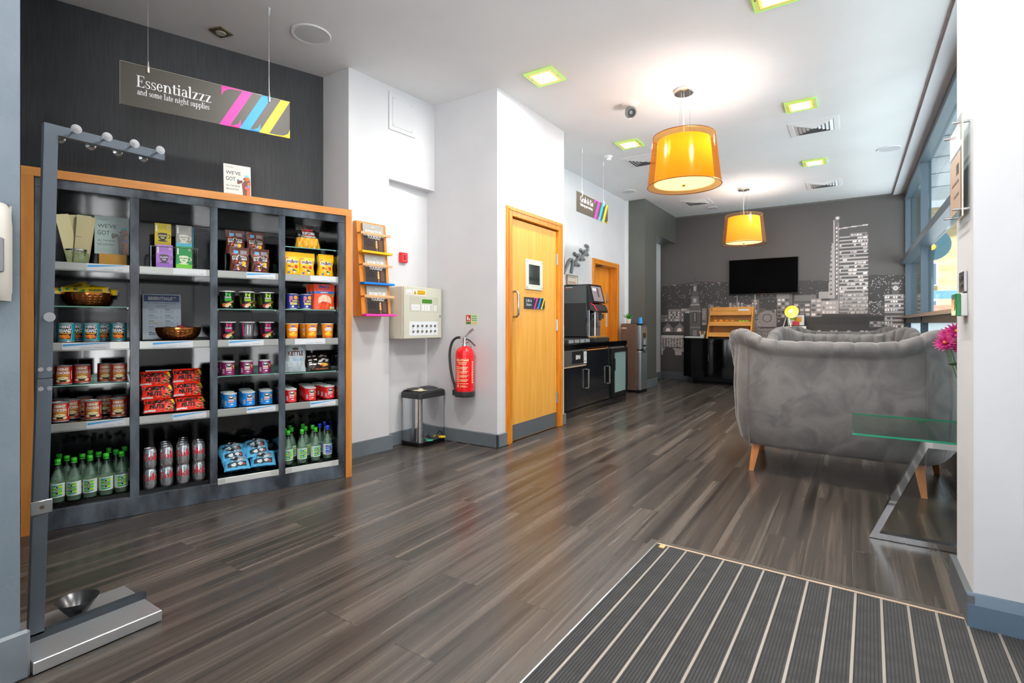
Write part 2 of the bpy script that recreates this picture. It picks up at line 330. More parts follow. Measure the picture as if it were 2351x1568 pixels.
def floor_mat():
    m = D.materials.new('dark_oak_vinyl_planks'); m.use_nodes = True; N, L = nodes(m); b = N['Principled BSDF']
    t = N.new('ShaderNodeTexCoord'); mp = N.new('ShaderNodeMapping'); mp.inputs['Rotation'].default_value = (0, 0, PI/2)
    L.new(t.outputs['Object'], mp.inputs[0])
    br = N.new('ShaderNodeTexBrick'); br.inputs['Scale'].default_value = 1; br.inputs['Brick Width'].default_value = 1.25; br.inputs['Row Height'].default_value = .185
    br.inputs['Mortar Size'].default_value = .0012; br.inputs['Color1'].default_value = (0, 0, 0, 1); br.inputs['Color2'].default_value = (1, 1, 1, 1); br.inputs['Mortar'].default_value = (.5, .5, .5, 1)
    br.offset = .37; br.offset_frequency = 2; L.new(mp.outputs[0], br.inputs['Vector'])
    # per-plank shift of the grain
    vm = N.new('ShaderNodeVectorMath'); vm.operation = 'MULTIPLY_ADD'; vm.inputs[1].default_value = (.7, 1.9, 3)
    L.new(br.outputs['Color'], vm.inputs[0]); L.new(t.outputs['Object'], vm.inputs[2])
    s1 = N.new('ShaderNodeMapping'); s1.inputs['Scale'].default_value = (11, .22, 1); L.new(vm.outputs[0], s1.inputs[0])
    n1 = N.new('ShaderNodeTexNoise'); n1.inputs['Scale'].default_value = 1.5; n1.inputs['Detail'].default_value = 3; n1.inputs['Roughness'].default_value = .45; n1.inputs['Distortion'].default_value = .5; L.new(s1.outputs[0], n1.inputs['Vector'])
    s2 = N.new('ShaderNodeMapping'); s2.inputs['Scale'].default_value = (34, .5, 1); L.new(vm.outputs[0], s2.inputs[0])
    wv = N.new('ShaderNodeTexNoise'); wv.inputs['Scale'].default_value = 2.2; wv.inputs['Distortion'].default_value = .8; wv.inputs['Detail'].default_value = 2; wv.inputs['Roughness'].default_value = .5
    L.new(s2.outputs[0], wv.inputs['Vector'])
    mx = N.new('ShaderNodeMath'); mx.operation = 'MULTIPLY_ADD'; mx.inputs[1].default_value = .30; L.new(wv.outputs[0], mx.inputs[0]); 
    ma = N.new('ShaderNodeMath'); ma.operation = 'MULTIPLY'; ma.inputs[1].default_value = .70; L.new(n1.outputs[0], ma.inputs[0]); L.new(ma.outputs[0], mx.inputs[2])
    pl = N.new('ShaderNodeMath'); pl.operation = 'MULTIPLY_ADD'; pl.inputs[1].default_value = .09; L.new(br.outputs['Color'], pl.inputs[0]); L.new(mx.outputs[0], pl.inputs[2])
    r = N.new('ShaderNodeValToRGB'); e = r.color_ramp.elements; e[0].position = .34; e[0].color = lin('#272322'); e[1].position = .78; e[1].color = lin('#675d55')
    q = e.new(.54); q.color = lin('#423c37'); L.new(pl.outputs[0], r.inputs[0])
    mo = N.new('ShaderNodeMix'); mo.data_type = 'RGBA'; mo.inputs[7].default_value = lin('#2a2623'); L.new(br.outputs['Fac'], mo.inputs[0]); L.new(r.outputs[0], mo.inputs[6]); L.new(mo.outputs[2], b.inputs['Base Color'])
    b.inputs['Roughness'].default_value = .3; b.inputs['Specular IOR Level'].default_value = .45
    rr = N.new('ShaderNodeMapRange'); rr.inputs[3].default_value = .16; rr.inputs[4].default_value = .34; L.new(n1.outputs[0], rr.inputs[0]); L.new(rr.outputs[0], b.inputs['Roughness'])
    bp = N.new('ShaderNodeBump'); bp.inputs['Strength'].default_value = .05; bp.inputs['Distance'].default_value = .002; L.new(mx.outputs[0], bp.inputs['Height']); L.new(bp.outputs[0], b.inputs['Normal'])
    return m
FLOORM = floor_mat()

# ---------------------------------------------------------------- the room shell
H = 3.14; YE = 10.15
fl_ = MB(); fl_.box(-5, 3, -3.4, 2.81, -.12, 0, FLOORM); fl_.box(-5, .82, 2.81, 10.4, -.12, 0, FLOORM); struct(fl_.build('floor'))
ce = MB().box(-5, 3, -3.4, 2.46, H, H+.12, CEILM); ce.box(-5, .70, 2.46, 10.4, H, H+.12, CEILM)
struct(ce.build('ceiling'))
w = MB().box(-5, -2.12, -3.4, .5, 0, H, GREYW); struct(w.build('wall_foreground_left'))
w = MB().prism([(-4.457, .5), (-3.693, 2.762), (-3.86, 2.82), (-4.62, .5)], 0, H, DARKW); struct(w.build('wall_niche'))
w = MB().prism([(-3.695, 2.76), (-3.375, 2.76), (-3.345, 3.165), (-3.40, 3.165), (-3.40, 3.705), (-4, 3.705), (-4, 2.76)], 0, H, WALLM)
w.prism([(-3.345, 3.165), (-3.305, 3.705), (-3.42, 3.705), (-3.42, 3.165)], 2.335, H, WALLM)
struct(w.build('wall_left'))
DX = -2.58
w = MB(); w.box(-4, DX, 3.705, 3.865, 0, H, WALLM); w.box(-4, DX, 4.865, 4.955, 0, H, WALLM); w.box(-4, DX, 3.865, 4.865, 2.10, H, WALLM)
w.box(-4, DX-.16, 3.865, 4.865, 0, 2.10, WALLM); struct(w.build('wall_lift_door'))
GX = -3.18
w = MB(); w.box(-3.5, GX, 4.955, 7.06, 0, H, WALLM); w.box(-3.5, GX, 7.94, 8.35, 0, H, WALLM); w.box(-3.5, GX, 7.06, 7.94, 1.985, H, WALLM); w.box(-3.5, GX-.2, 7.06, 7.94, 0, 1.985, WALLM)
struct(w.build('wall_counter'))
struct(MB().box(GX, GX+.05, 8.31, 8.35, 0, H, WHITE).build('trim_1'))
w = MB().box(-3.4, -2.85, 8.35, 8.95, 0, H, COLM); w.box(-3.4, -2.85, 8.95, YE-.006, 2.63, H, COLM); struct(w.build('wall_column'))
struct(MB().box(-3.4, -3.15, 8.95, YE, 0, 2.63, WALLM).build('wall_alcove'))
struct(MB().box(-3.4, .95, YE, YE+.15, 0, H, COLM).build('wall_end'))
struct(MB().box(.366, 3, 2.46, 2.81, 0, H, WALLM).build('wall_right'))
# entrance side behind the camera: open bays, unseen wall pieces added to cut daylight
w = MB(); w.box(-2.12, 3, -3.4, -3.2, 2.8, H, WALLM); w.box(1.3, 3, -3.4, -3.2, 0, 2.8, WALLM); w.box(2.85, 3, -1.0, 2.46, 0, H, WALLM); w.box(2.85, 3, -3.2, 2.46, 2.8, H, WALLM); struct(w.build('wall_front_unseen'))
# skirting boards
def skirt(name, x0, x1, y0, y1, m, h=.12):
    o = MB().box(x0, x1, y0, y1, 0, h, m, .008); return struct(o.build(name))
skirt('baseboard_foreground', -2.12, -2.10, -3.2, .52, SKIRT, .15)
b = MB().prism([(-3.37, 2.76), (-3.35, 2.76), (-3.318, 3.185), (-3.34, 3.185)], 0, .12, SKIRT); struct(b.build('baseboard_rack'))
b = MB().box(-3.40, -3.38, 3.185, 3.705, 0, .12, SKIRT, .006); b.box(-3.38, -2.56, 3.685, 3.705, 0, .12, SKIRT, .006); b.box(-2.58, -2.56, 3.685, 3.835, 0, .12, SKIRT, .006)
b.box(-2.58, -2.56, 4.90, 4.975, 0, .12, SKIRT, .006); struct(b.build('baseboard_left'))
b = MB().box(-2.85, -2.83, 8.33, 8.97, 0, .14, SKIRT, .006); struct(b.build('baseboard_column'))
b = MB().box(-3.15, -3.135, 8.97, YE, 0, .14, SKIRT, .004); b.box(-3.135, .6, YE-.02, YE, 0, .14, M('#4a4d50', .4), .004); struct(b.build('baseboard_end'))
b = MB().box(.3455, 3, 2.435, 2.459, 0, .085, SKIRTB); b.prism([(2.435, 0), (2.459, 0), (2.459, .035), (2.445, .035)], .3455, 3, SKIRTB, T=Matrix(((0, 0, 1, 0), (1, 0, 0, 0), (0, 1, 0, .085), (0, 0, 0, 1))))
b.box(.345, .3655, 2.4355, 2.83, 0, .115, M('#565b5f', .35)); struct(b.build('baseboard_right'))
# ceiling strip by the window and the glazed wall
struct(MB().box(.548, .70, 2.81, YE, 3.112, H, WHITE).build('trim_2'))
struct(MB().box(.535, .548, 2.81, YE, 3.128, H, M('#9a9a9c', .6)).build('trim_shadow_gap'))  # grey strip coloured in for the shadow gap beside the ceiling strip
def frosted():
    m = D.materials.new('frosted_window_film'); m.use_nodes = True; N, L = nodes(m); N.remove(N['Principled BSDF']); o = N['Material Output']
    d = N.new('ShaderNodeBsdfDiffuse'); d.inputs[0].default_value = lin('#e4edef'); t = N.new('ShaderNodeBsdfTranslucent'); t.inputs[0].default_value = lin('#e4eef0')
    x = N.new('ShaderNodeMixShader'); x.inputs[0].default_value = .7; L.new(d.outputs[0], x.inputs[1]); L.new(t.outputs[0], x.inputs[2])
    g = N.new('ShaderNodeBsdfGlossy'); g.inputs['Roughness'].default_value = .06; y = N.new('ShaderNodeMixShader'); y.inputs[0].default_value = .08; L.new(x.outputs[0], y.inputs[1]); L.new(g.outputs[0], y.inputs[2]); L.new(y.outputs[0], o.inputs[0]); return m
FROST = frosted()
wf = MB()
for y in (2.85, 5.02, 7.94, 10.10): wf.box(.70, .80, y, y+.05, .2, 3.112, FRAME)
wf.box(.69, .80, 2.81, YE, 3.02, 3.112, FRAME); wf.box(.72, .80, 2.81, YE, .28, .36, FRAME)
wf.box(.64, .80, 2.81, YE, 2.005, 2.085, M('#5d6a74', .3, .3)); wf.box(.71, .80, 2.81, YE, 1.09, 1.165, FRAME)
wo = struct(wf.build('window_1'))
for i, (a, c) in enumerate(((2.90, 5.02), (5.07, 7.94), (7.99, 10.10))):
    MB().box(.77, .782, a, c, 2.085, 3.02, PANE).build('upper_pane', wo); MB().box(.77, .782, a, c, 1.19, 2.005, PANE).build('middle_pane', wo)
    MB().box(.770, .776, a, c, .36, 1.09, FROST).build('frosted_panel', wo)
MB().box(.64, .78, 2.81, YE, 1.165, 1.197, M('#a08a7c', .3, .3)).build('window_ledge', wo)
struct(MB().box(.60, .80, 2.81, YE, 0, .2, M('#2c3033', .3)).build('trim_4'))

def casing(mb, y0, y1, z1, x, w, m, dp=.02, inner=.14):
    # timber door lining on a wall facing +x; outer edges y0..y1, top z1
    mb.box(x-.01, x+dp, y0, y0+w, 0, z1, m, .004); mb.box(x-.01, x+dp, y1-w, y1, 0, z1, m, .004); mb.box(x-.01, x+dp, y0+w, y1-w, z1-w, z1, m, .004)
    mb.box(x-inner, x-.01, y0+w-.03, y0+w, 0, z1-w+.02, m); mb.box(x-inner, x-.01, y1-w, y1-w+.03, 0, z1-w+.02, m); mb.box(x-inner, x-.01, y0+w, y1-w, z1-w, z1-w+.02, m)
    mb.box(x-.004, x+dp+.006, y0+w*.28, y0+w*.42, 0, z1-w*.3, m); mb.box(x-.004, x+dp+.006, y1-w*.42, y1-w*.28, 0, z1-w*.3, m); mb.box(x-.004, x+dp+.006, y0+w*.3, y1-w*.3, z1-w*.42, z1-w*.28, m)
    return mb
# lift and stairs door
d1 = struct(casing(MB(), 3.835, 4.90, 2.14, DX, .085, OAKD).build('door_1'))
MB().box(DX-.055, DX-.012, 3.925, 4.81, .006, 2.045, OAK, .002).build('leaf', d1)
X = DX-.012
MB().box(X, X+.002, 3.93, 4.805, .012, .155, M('#7d838a', .35, .6)).build('kick_plate', d1)
f = MB(); 
for a in ((4.185, 4.235, 1.41, 1.70), (4.455, 4.50, 1.41, 1.70), (4.235, 4.455, 1.41, 1.46), (4.235, 4.455, 1.65, 1.70)): f.box(X, X+.012, a[0], a[1], a[2], a[3], M('#cdd0c2', .4), .002)
for yy in (4.20, 4.485):
    for zz in (1.43, 1.68): f.lathe([(.006, 0), (.006, .003)], STEEL, 10, T=tr(X+.012, yy, zz) @ Matrix.Rotation(PI/2, 4, 'Y'))
vf = f.build('vision_frame', d1)
MB().box(X, X+.004, 4.235, 4.455, 1.46, 1.65, M('#5a5c58', .05, .7)).build('vision_glass', vf)
MB().tube([(X, 3.965, 1.375), (X+.045, 3.965, 1.375), (X+.065, 3.965, 1.355), (X+.065, 3.965, 1.165), (X+.045, 3.965, 1.145), (X, 3.965, 1.145)], .011, STEEL, 12).build('pull_handle', d1)
for z in (.30, 1.06, 1.75): 
    hh = MB().lathe([(.009, 0), (.009, .115)], STEEL, 12, T=tr(X+.006, 4.818, z-.05)); hh.box(X-.002, X+.003, 4.80, 4.818, z-.05, z+.065, STEEL); hh.build('hinge', d1)
# counter-side door
d2 = struct(casing(MB(), 6.995, 8.01, 2.045, GX, .075, OAKD, inner=.18).build('door_2'))
MB().box(GX-.17, GX-.13, 7.07, 7.93, .006, 1.965, OAK2, .002).build('leaf', d2)
X2 = GX-.13
MB().box(X2, X2+.003, 7.80, 7.87, 1.03, 1.36, M('#d8d4c4', .4, .3)).build('push_plate', d2)
hb = MB(); hb.box(X2, X2+.008, 7.82, 7.86, 1.41, 1.58, STEEL, .002); hb.tube([(X2+.01, 7.84, 1.44), (X2+.06, 7.84, 1.44), (X2+.06, 7.76, 1.44)], .01, STEEL, 8); hb.build('lever_handle', d2)
cl = MB(); cl.box(X2, X2+.05, 7.09, 7.22, 1.86, 1.93, M('#a5976f', .3, .7), .004); cl.tube([(X2+.055, 7.2, 1.94), (GX+.02, 7.35, 1.965), (GX-.02, 7.52, 1.96)], .012, STEEL, 6); cl.build('door_closer', d2)
# ---------------------------------------------------------------- city night print on the end wall
def mural():
    res = .0095; x0, x1, z0, z1 = -3.135, .695, .14, 3.112
    nx = int((x1-x0)/res); nz = int((z1-z0)/res)
    X, Z = np.meshgrid(np.linspace(x0, x1, nx), np.linspace(z0, z1, nz)); rng = np.random.RandomState(3)
    g = .052+.022*np.exp(-((Z-1.9)/.7)**2)+0*X; warm = 1.0*np.ones_like(X)
    def rect(a, b, c, d, v, mix=1.0):
        m = (X >= a) & (X < b) & (Z >= c) & (Z < d); g[m] = g[m]*(1-mix)+v*mix; return m
    hz = 1.83+.03*np.sin(X*2.1)+.015*np.sin(X*7); m = Z < hz; g[m] = .030
    def dots(n, a, b, c, d, lo=.25, hi=.9):
        for _ in range(n):
            i = rng.randint(0, nx); j = rng.randint(0, nz)
            x = rng.uniform(a, b); z = c+(d-c)*rng.uniform(0, 1)
            i = int((x-x0)/res); j = int((z-z0)/res)
            if 0 <= i < nx and 0 <= j < nz: g[j, i] = rng.uniform(lo, hi)
    dots(170, x0, x1, 1.55, 1.83, .12, .6); dots(190, x0, -1.0, 1.35, 1.7, .12, .7); dots(60, .25, x1, 1.5, 1.86, .4, 1); dots(25, x0, -1.9, 1.80, 1.84, .5, 1)
    m = (Z < 1.42); g[m] = .040
    def block(a, b, c, d, base=.16, win=.75, fw=.055, fh=.075, p=.55, dark=.06):
        rect(a, b, c, d, base); x = a+.012
        while x+fw*.7 < b:
            z = c+.015
            while z+fh*.6 < d:
                rect(x, x+fw*.68, z, z+fh*.55, win*rng.uniform(.5, 1.1) if rng.rand() < p else dark); z += fh
            x += fw
    x = x0
    while x < -2.6:
        wd = rng.uniform(.12, .28); t = rng.uniform(1.24, 1.42); block(x, x+wd-.01, 1.02, t, rng.uniform(.10, .3), .8, .035, .05, .5); x += wd
    for k in range(5): block(-2.36+.12*k, -2.27+.12*k, 1.05, 1.36+.1*rng.rand(), .18, .6, .03, .045, .55)
    x = -1.95
    while x < -1.1:
        wd = rng.uniform(.1, .22); block(x, x+wd, 1.1, rng.uniform(1.3, 1.52), rng.uniform(.1, .22), .7, .03, .045, .45); x += wd
    # gabled houses, girder bridge and arches low on the left
    rect(x0, -2.55, .86, 1.12, .035)
    for c in (-3.0, -2.78):
        m = (abs(X-c) < .10) & (Z > .92) & (Z < 1.10-abs(X-c)*1.1); g[m] = .16
        m = ((X-c)**2+(Z-.95)**2 < .045**2) & (Z > .93); g[m] = .8
    rect(x0, -2.5, .80, .85, .5); rect(x0, -2.4, .62, .80, .12); dots(420, x0, -2.42, .62, .80, .2, .7)
    for k in range(14): rect(-3.13+.055*k, -3.12+.055*k, .62, .80, .55)
    rect(x0, -2.42, .54, .60, .30); rect(x0, x1, z0, .54, .040)
    m = ((X+2.98)**2+(Z-.5)**2 < .12**2); g[m] = .04
    rect(-2.86, -2.74, .47, .55, .35); rect(-3.13, -3.10, .47, .62, .4)
    # clock tower with spire
    rect(-2.70, -2.36, .60, 1.28, .028); rect(-2.585, -2.39, .60, 1.44, .10); rect(-2.56, -2.42, 1.44, 1.60, .13); rect(-2.545, -2.435, 1.60, 1.68, .07)
    rect(-2.525, -2.455, 1.68, 1.83, .12); m = (abs(X+2.49) < (1.99-Z)*.25) & (Z > 1.83) & (Z < 2.0); g[m] = .06
    for a, b, c, d, v in ((-2.53, -2.45, 1.10, 1.30, .03), (-2.51, -2.47, 1.12, 1.28, .22), (-2.52, -2.46, 1.48, 1.56, .42), (-2.51, -2.47, 1.70, 1.79, .36), (-2.53, -2.45, .72, .96, .22), (-2.60, -2.38, 1.30, 1.33, .26), (-2.57, -2.41, 1.43, 1.45, .32), (-2.58, -2.39, 1.0, 1.02, .2)): rect(a, b, c, d, v)
    for a in (-1.75, -1.45): rect(a, a+.012, 1.25, 1.62, .35)
    # station arches
    for c, r in ((-1.42, .07), (-1.25, .15)):
        m = ((X-c)**2+(Z-1.16)**2 < r*r) & (Z > 1.16) | ((abs(X-c) < r) & (Z > 1.02) & (Z <= 1.16)); g[m] = .26
        m = (abs(np.hypot(X-c, Z-1.18)-r*.45) < .008); g[m] = .07
    rect(-1.75, -1.38, 1.0, 1.1, .3, .5); dots(150, -1.9, -1.35, .78, 1.15, .3, .9)
    for c in ((-1.62, 1.16), (-1.45, 1.3)): g[:] = np.maximum(g, .8*np.exp(-((X-c[0])**2+(Z-c[1])**2)/.0012))
    rect(-1.98, -.98, .80, 1.0, .30); m = (X > -1.98) & (X < -.98) & (Z > .8) & (Z < 1.0) & (np.sin(X*90+Z*60)*np.sin(Z*170-X*30) > .1); g[m] = .08
    # mid-rise blocks
    rect(-1.10, .1, 1.15, 1.52, .05)
    block(-1.09, -.86, 1.18, 1.52, .20, .7, .062, .07, .45, .05); rect(-1.10, -.86, 1.52, 1.60, .24); rect(-.90, -.87, 1.1, 1.65, .12)
    block(-.84, -.58, 1.20, 1.44, .12, .8, .085, .08, .85, .08); rect(-.82, -.5, 1.46, 1.57, .16); block(-.58, -.42, 1.20, 1.50, .30, .85, .08, .075, .8, .1)
    block(-.42, -.175, 1.24, 1.46, .40, .9, .05, .075, .9, .2); rect(-.46, -.3, 1.50, 1.62, .34); rect(-.3, -.17, 1.46, 1.56, .14)
    # the tall tower
    rect(-.175, .224, 1.22, 2.68, .07); m = (X > -.175) & (X < .224) & (Z > 2.64+.03*np.sin((X+.2)*3.2)) & (Z < 2.655+.03*np.sin((X+.2)*3.2)); g[m] = .7
    m = (X > -.175) & (X < .224) & (Z >= 2.655+.03*np.sin((X+.2)*3.2)); g[m] = .055
    z = 1.24; k = 0
    while z < 2.52:
        rect(-.168, .224, z+.029, z+.05, .5)
        x = -.165
        while x < .21:
            wv = rng.uniform(.02, .07)
            if rng.rand() < (.85 if z < 1.55 else .38): rect(x, min(x+wv, .222), z, z+.028, rng.uniform(.35, 1))
            x += wv+.012
        z += .0585; k += 1
    rect(-.02, .21, 2.50, 2.56, .5); block(-.02, .21, 2.50, 2.56, .2, .9, .04, .06, .9)
    rect(-.168, .224, 1.24, 1.60, .25, .5)
    rect(-.255, -.232, 1.5, 2.80, .45); rect(-.232, -.175, 1.5, 2.80, .12); m = (X > -.335+(Z-1.4)*.055) & (X < -.255) & (Z > 1.5) & (Z < 2.42); g[m] = .38
    z = 1.56
    while z < 2.4: rect(-.30, -.27, z, z+.025, .05); z += .075
    z = 1.56
    while z < 2.7: rect(-.218, -.192, z, z+.038, .75); z += .068
    rect(-.182, -.172, 1.3, 2.75, .4); g[:] = np.maximum(g, 1.0*np.exp(-((X+.195)**2+(Z-2.83)**2)/.0006))
    # dark roofs, right-hand block with its clock
    rect(-.62, .44, 1.06, 1.20, .035); rect(-.50, .44, .98, 1.06, .05); block(-.55, .42, .90, 1.0, .05, .75, .06, .1, .6, .05); rect(.22, .44, 1.2, 1.33, .06)
    block(.24, .44, 1.02, 1.12, .2, .7, .05, .05, .6); dots(60, .23, .44, 1.2, 1.45, .4, .9)
    rect(.435, x1, .93, 1.53, .09); z = .95; k = 0
    while z < 1.52:
        rect(.44, x1, z+.035, z+.062, .42); x = .445
        while x < x1:
            if rng.rand() < .5: rect(x, x+.022, z, z+.032, rng.uniform(.4, 1))
            x += .035
        z += .066
    rect(.535, .625, 1.55, 1.70, .10); m = ((X-.58)**2+(Z-1.64)**2 < .032**2); g[m] = .75; m = ((X-.58)**2+(Z-1.64)**2 < .02**2); g[m] = .35; rect(.53, .63, 1.70, 1.73, .3)
    rect(x0, x1, z0, .60, .042, .0)
    g = np.clip(g, 0, 1); c = np.stack([g*1.12, g*.97, g*.93, np.ones_like(g)], -1).reshape(-1, 4)
    n = nx*nz; co = np.zeros((n, 3), np.float32); co[:, 0] = X.ravel(); co[:, 1] = YE-.004; co[:, 2] = Z.ravel()
    i = np.arange(nx-1)[None, :]; j = np.arange(nz-1)[:, None]; a = (j*nx+i).ravel()
    fc = np.stack([a, a+1, a+nx+1, a+nx], -1).astype(np.int32)
    me = D.meshes.new('city_mural'); me.vertices.add(n); me.vertices.foreach_set('co', co.ravel()); me.loops.add(fc.size); me.loops.foreach_set('vertex_index', fc.ravel())
    me.polygons.add(len(fc)); me.polygons.foreach_set('loop_start', np.arange(0, fc.size, 4, dtype=np.int32)); me.update(calc_edges=True)
    ca = me.color_attributes.new('print', 'FLOAT_COLOR', 'POINT'); ca.data.foreach_set('color', c.astype(np.float32).ravel())
    m = D.materials.new('printed_wallpaper'); m.use_nodes = True; N, L = nodes(m); at = N.new('ShaderNodeAttribute'); at.attribute_name = 'print'
    L.new(at.outputs['Color'], N['Principled BSDF'].inputs['Base Color']); N['Principled BSDF'].inputs['Roughness'].default_value = .5
    me.materials.append(m); o = D.objects.new('city_mural', me); COL.objects.link(o)
    tag(o, 'black and white night skyline wallpaper mural covering the far end wall', 'mural')
mural()

# ---------------------------------------------------------------- ceiling fittings
def square_light(x, y, label, on=True, a=.13):
    t = thing('ceiling_light', label, 'ceiling light', (x, y, H), 0, 'square recessed ceiling lights')
    gl = MB(); gl.box(-a, a, -a, a, -.016, -.008, M('#c9cf7a', .1, .0, em=.35)); gl.build('glass_plate', t)  # plate, edge and reflector emit a little to imitate the lamp's reflection
    e = MB()
    for q in ((-a, a, -a, -a+.004), (-a, a, a-.004, a), (-a, -a+.004, -a, a), (a-.004, a, -a, a)): e.box(q[0], q[1], q[2], q[3], -.0175, -.012, M('#86dd58', .2, em=.45))
    e.build('glass_edge', t)
    b = MB(); b.box(-.095, .095, -.095, .095, -.019, -.0165, M('#d8b04a', .3, .3, em=.9, emc='#ffd27a'), .001)
    for sx in (-.11, .11): b.lathe([(.006, -.022), (.006, -.016)], STEEL, 8, T=tr(sx, sx*.2, 0))
    b.build('reflector', t)
    MB().box(-.075, .075, -.075, .075, -.022, -.0195, M('#fff9e6', .5, em=14)).build('lamp', t)
    ld = D.lights.new('downlight', 'AREA'); ld.energy = 30; ld.size = .15; ld.color = (1, .98, .94); ld.spread = PI
    lo = D.objects.new('downlight', ld); COL.objects.link(lo); lo.parent = t; lo.location = (0, 0, -.025); return t
square_light(-2.13, 3.75, 'lit square glass ceiling light nearest the oak lift door')
square_light(-2.12, 5.69, 'lit square glass ceiling light between dome camera and square vent')
square_light(-.40, 5.555, 'lit square glass ceiling light just before the largest air vent')
square_light(-.393, 7.62, 'lit square glass ceiling light farthest down the room')
square_light(-.40, 3.60, 'lit square glass ceiling light cut by the top edge of the photo')
for x_, y_, l_ in ((-.40, 1.65, 'unseen square ceiling light added over the entrance mat'), (-1.75, 1.75, 'unseen square ceiling light added before the snack shelves'), (-.7, -.6, 'unseen square ceiling light added behind the viewpoint')): square_light(x_, y_, l_)  # unseen fixtures added to brighten the front of the room
def vent(x, y, label, a=.225):
    t = thing('ceiling_vent', label, 'air vent', (x, y, H), 0, 'square ceiling air vents')
    P = M('#f6f6f6', .45); f = MB(); fr = lambda mb, o, i, z0, z1, zi, mm: mb.add([(sx*o, sy*o, z0) for sx, sy in ((-1, -1), (1, -1), (1, 1), (-1, 1))]+[(sx*i, sy*i, zi) for sx, sy in ((-1, -1), (1, -1), (1, 1), (-1, 1))], [(0, 4, 5, 1), (1, 5, 6, 2), (2, 6, 7, 3), (3, 7, 4, 0)], mm)
    fr(f, a, a-.045, -.004, 0, -.007, P); fr(f, a-.045, a-.05, -.007, 0, -.004, P)
    f.v = [(x_, y_, z_-.001) for x_, y_, z_ in f.v]
    f.box(-a, a, -a, a, -.004, 0, P); f.build('frame', t)
    MB().box(-a+.05, a-.05, -a+.05, a-.05, -.0055, -.0042, M('#77777a', .7)).build('backing', t)
    for k in range(5):
        o = a-.052-.034*k; s = MB(); fr(s, o, o-.029, 0, 0, 0, P); s.v = [(vx, vy, (-.006 if i < 4 else -.017)) for i, (vx, vy, vz) in enumerate(s.v)]
        s.box(0, .001, 0, .001, -.006, -.005, P); s.build('louvre', t)
    return t
vent(-.33, 6.27, 'largest-looking square louvred vent, in front of the farther lit lights'); vent(-2.20, 6.39, 'square louvred vent partly hidden behind the near orange pendant')
vent(-2.19, 9.06, 'square louvred vent nearest the dark column'); vent(-.34, 8.92, 'square louvred vent nearest the mural wall on the window side')
def speaker(x, y, r, label):
    t = thing('ceiling_speaker', label, 'ceiling speaker', (x, y, H), 0)
    MB().lathe([(r, 0), (r, -.004), (r*.96, -.009), (r*.82, -.006), (r*.81, -.003)], M('#eeeeee', .4), 40).build('rim', t)
    MB().lathe([(r*.81, -.002), (r*.81, -.006), (0, -.0075)], M('#d2d2d4', .6), 40, cap=False).build('grille', t)
speaker(-3.215, 2.30, .135, 'large round white ceiling speaker beside the hanging black sign'); speaker(-2.91, 7.75, .12, 'small round ceiling speaker above the grab and go counter'); speaker(.367, 7.53, .12, 'small round ceiling speaker by the window wall')
t = thing('spotlight', 'small unlit brass square spotlight in the ceiling over the shelves', 'spotlight', (-3.715, 1.93, H), .3)
MB().box(-.055, .055, -.055, .055, -.012, 0, M('#7a6a4c', .25, .8), .003).build('plate', t)
MB().lathe([(.03, -.018), (.034, -.012), (.02, -.016), (0, -.012)], M('#e8e2d4', .2, .5), 20, cap=False).build('bulb', t)
t = thing('security_camera', 'grey dome security camera on a white plate under the ceiling', 'security camera', (-1.737, 4.69, H), .3)
MB().lathe([(.085, 0), (.085, -.012), (.07, -.018), (.045, -.03)], M('#e4ddd8', .4), 32).build('mount', t)
c = MB(); c.ball((0, 0, -.07), .055, M('#6f7274', .3), 20); c.build('dome', t)
c = MB(); c.lathe([(.038, 0), (.038, .02), (.026, .024), (.02, .012)], M('#3c3e40', .25), 20, T=tr(.012, -.035, -.085) @ Matrix.Rotation(math.radians(115), 4, 'X')); c.build('lens', t)
t = thing('smoke_detector', 'small white smoke detector above the grab and go sign', 'smoke detector', (-2.50, 5.98, H), 0)
MB().lathe([(.05, 0), (.05, -.02), (.046, -.026)], M('#e8e8e8', .4), 24).build('base', t); MB().lathe([(.036, -.026), (.034, -.034), (.030, -.04), (.034, -.05), (.02, -.058), (0, -.058)], M('#dddddd', .4), 20, cap=False).build('sensor', t)
tag(MB().box(-2.13, -1.99, 9.56, 9.69, H-.02, H, M('#c4c4c5', .5), .004).build('ceiling_sensor'), 'tiny grey rectangular sensor on the ceiling near the mural wall', 'sensor')
for i, (x, y) in enumerate(((-3.93, 2.0), (-3.80, 2.4), (-3.69, 2.73))): pass

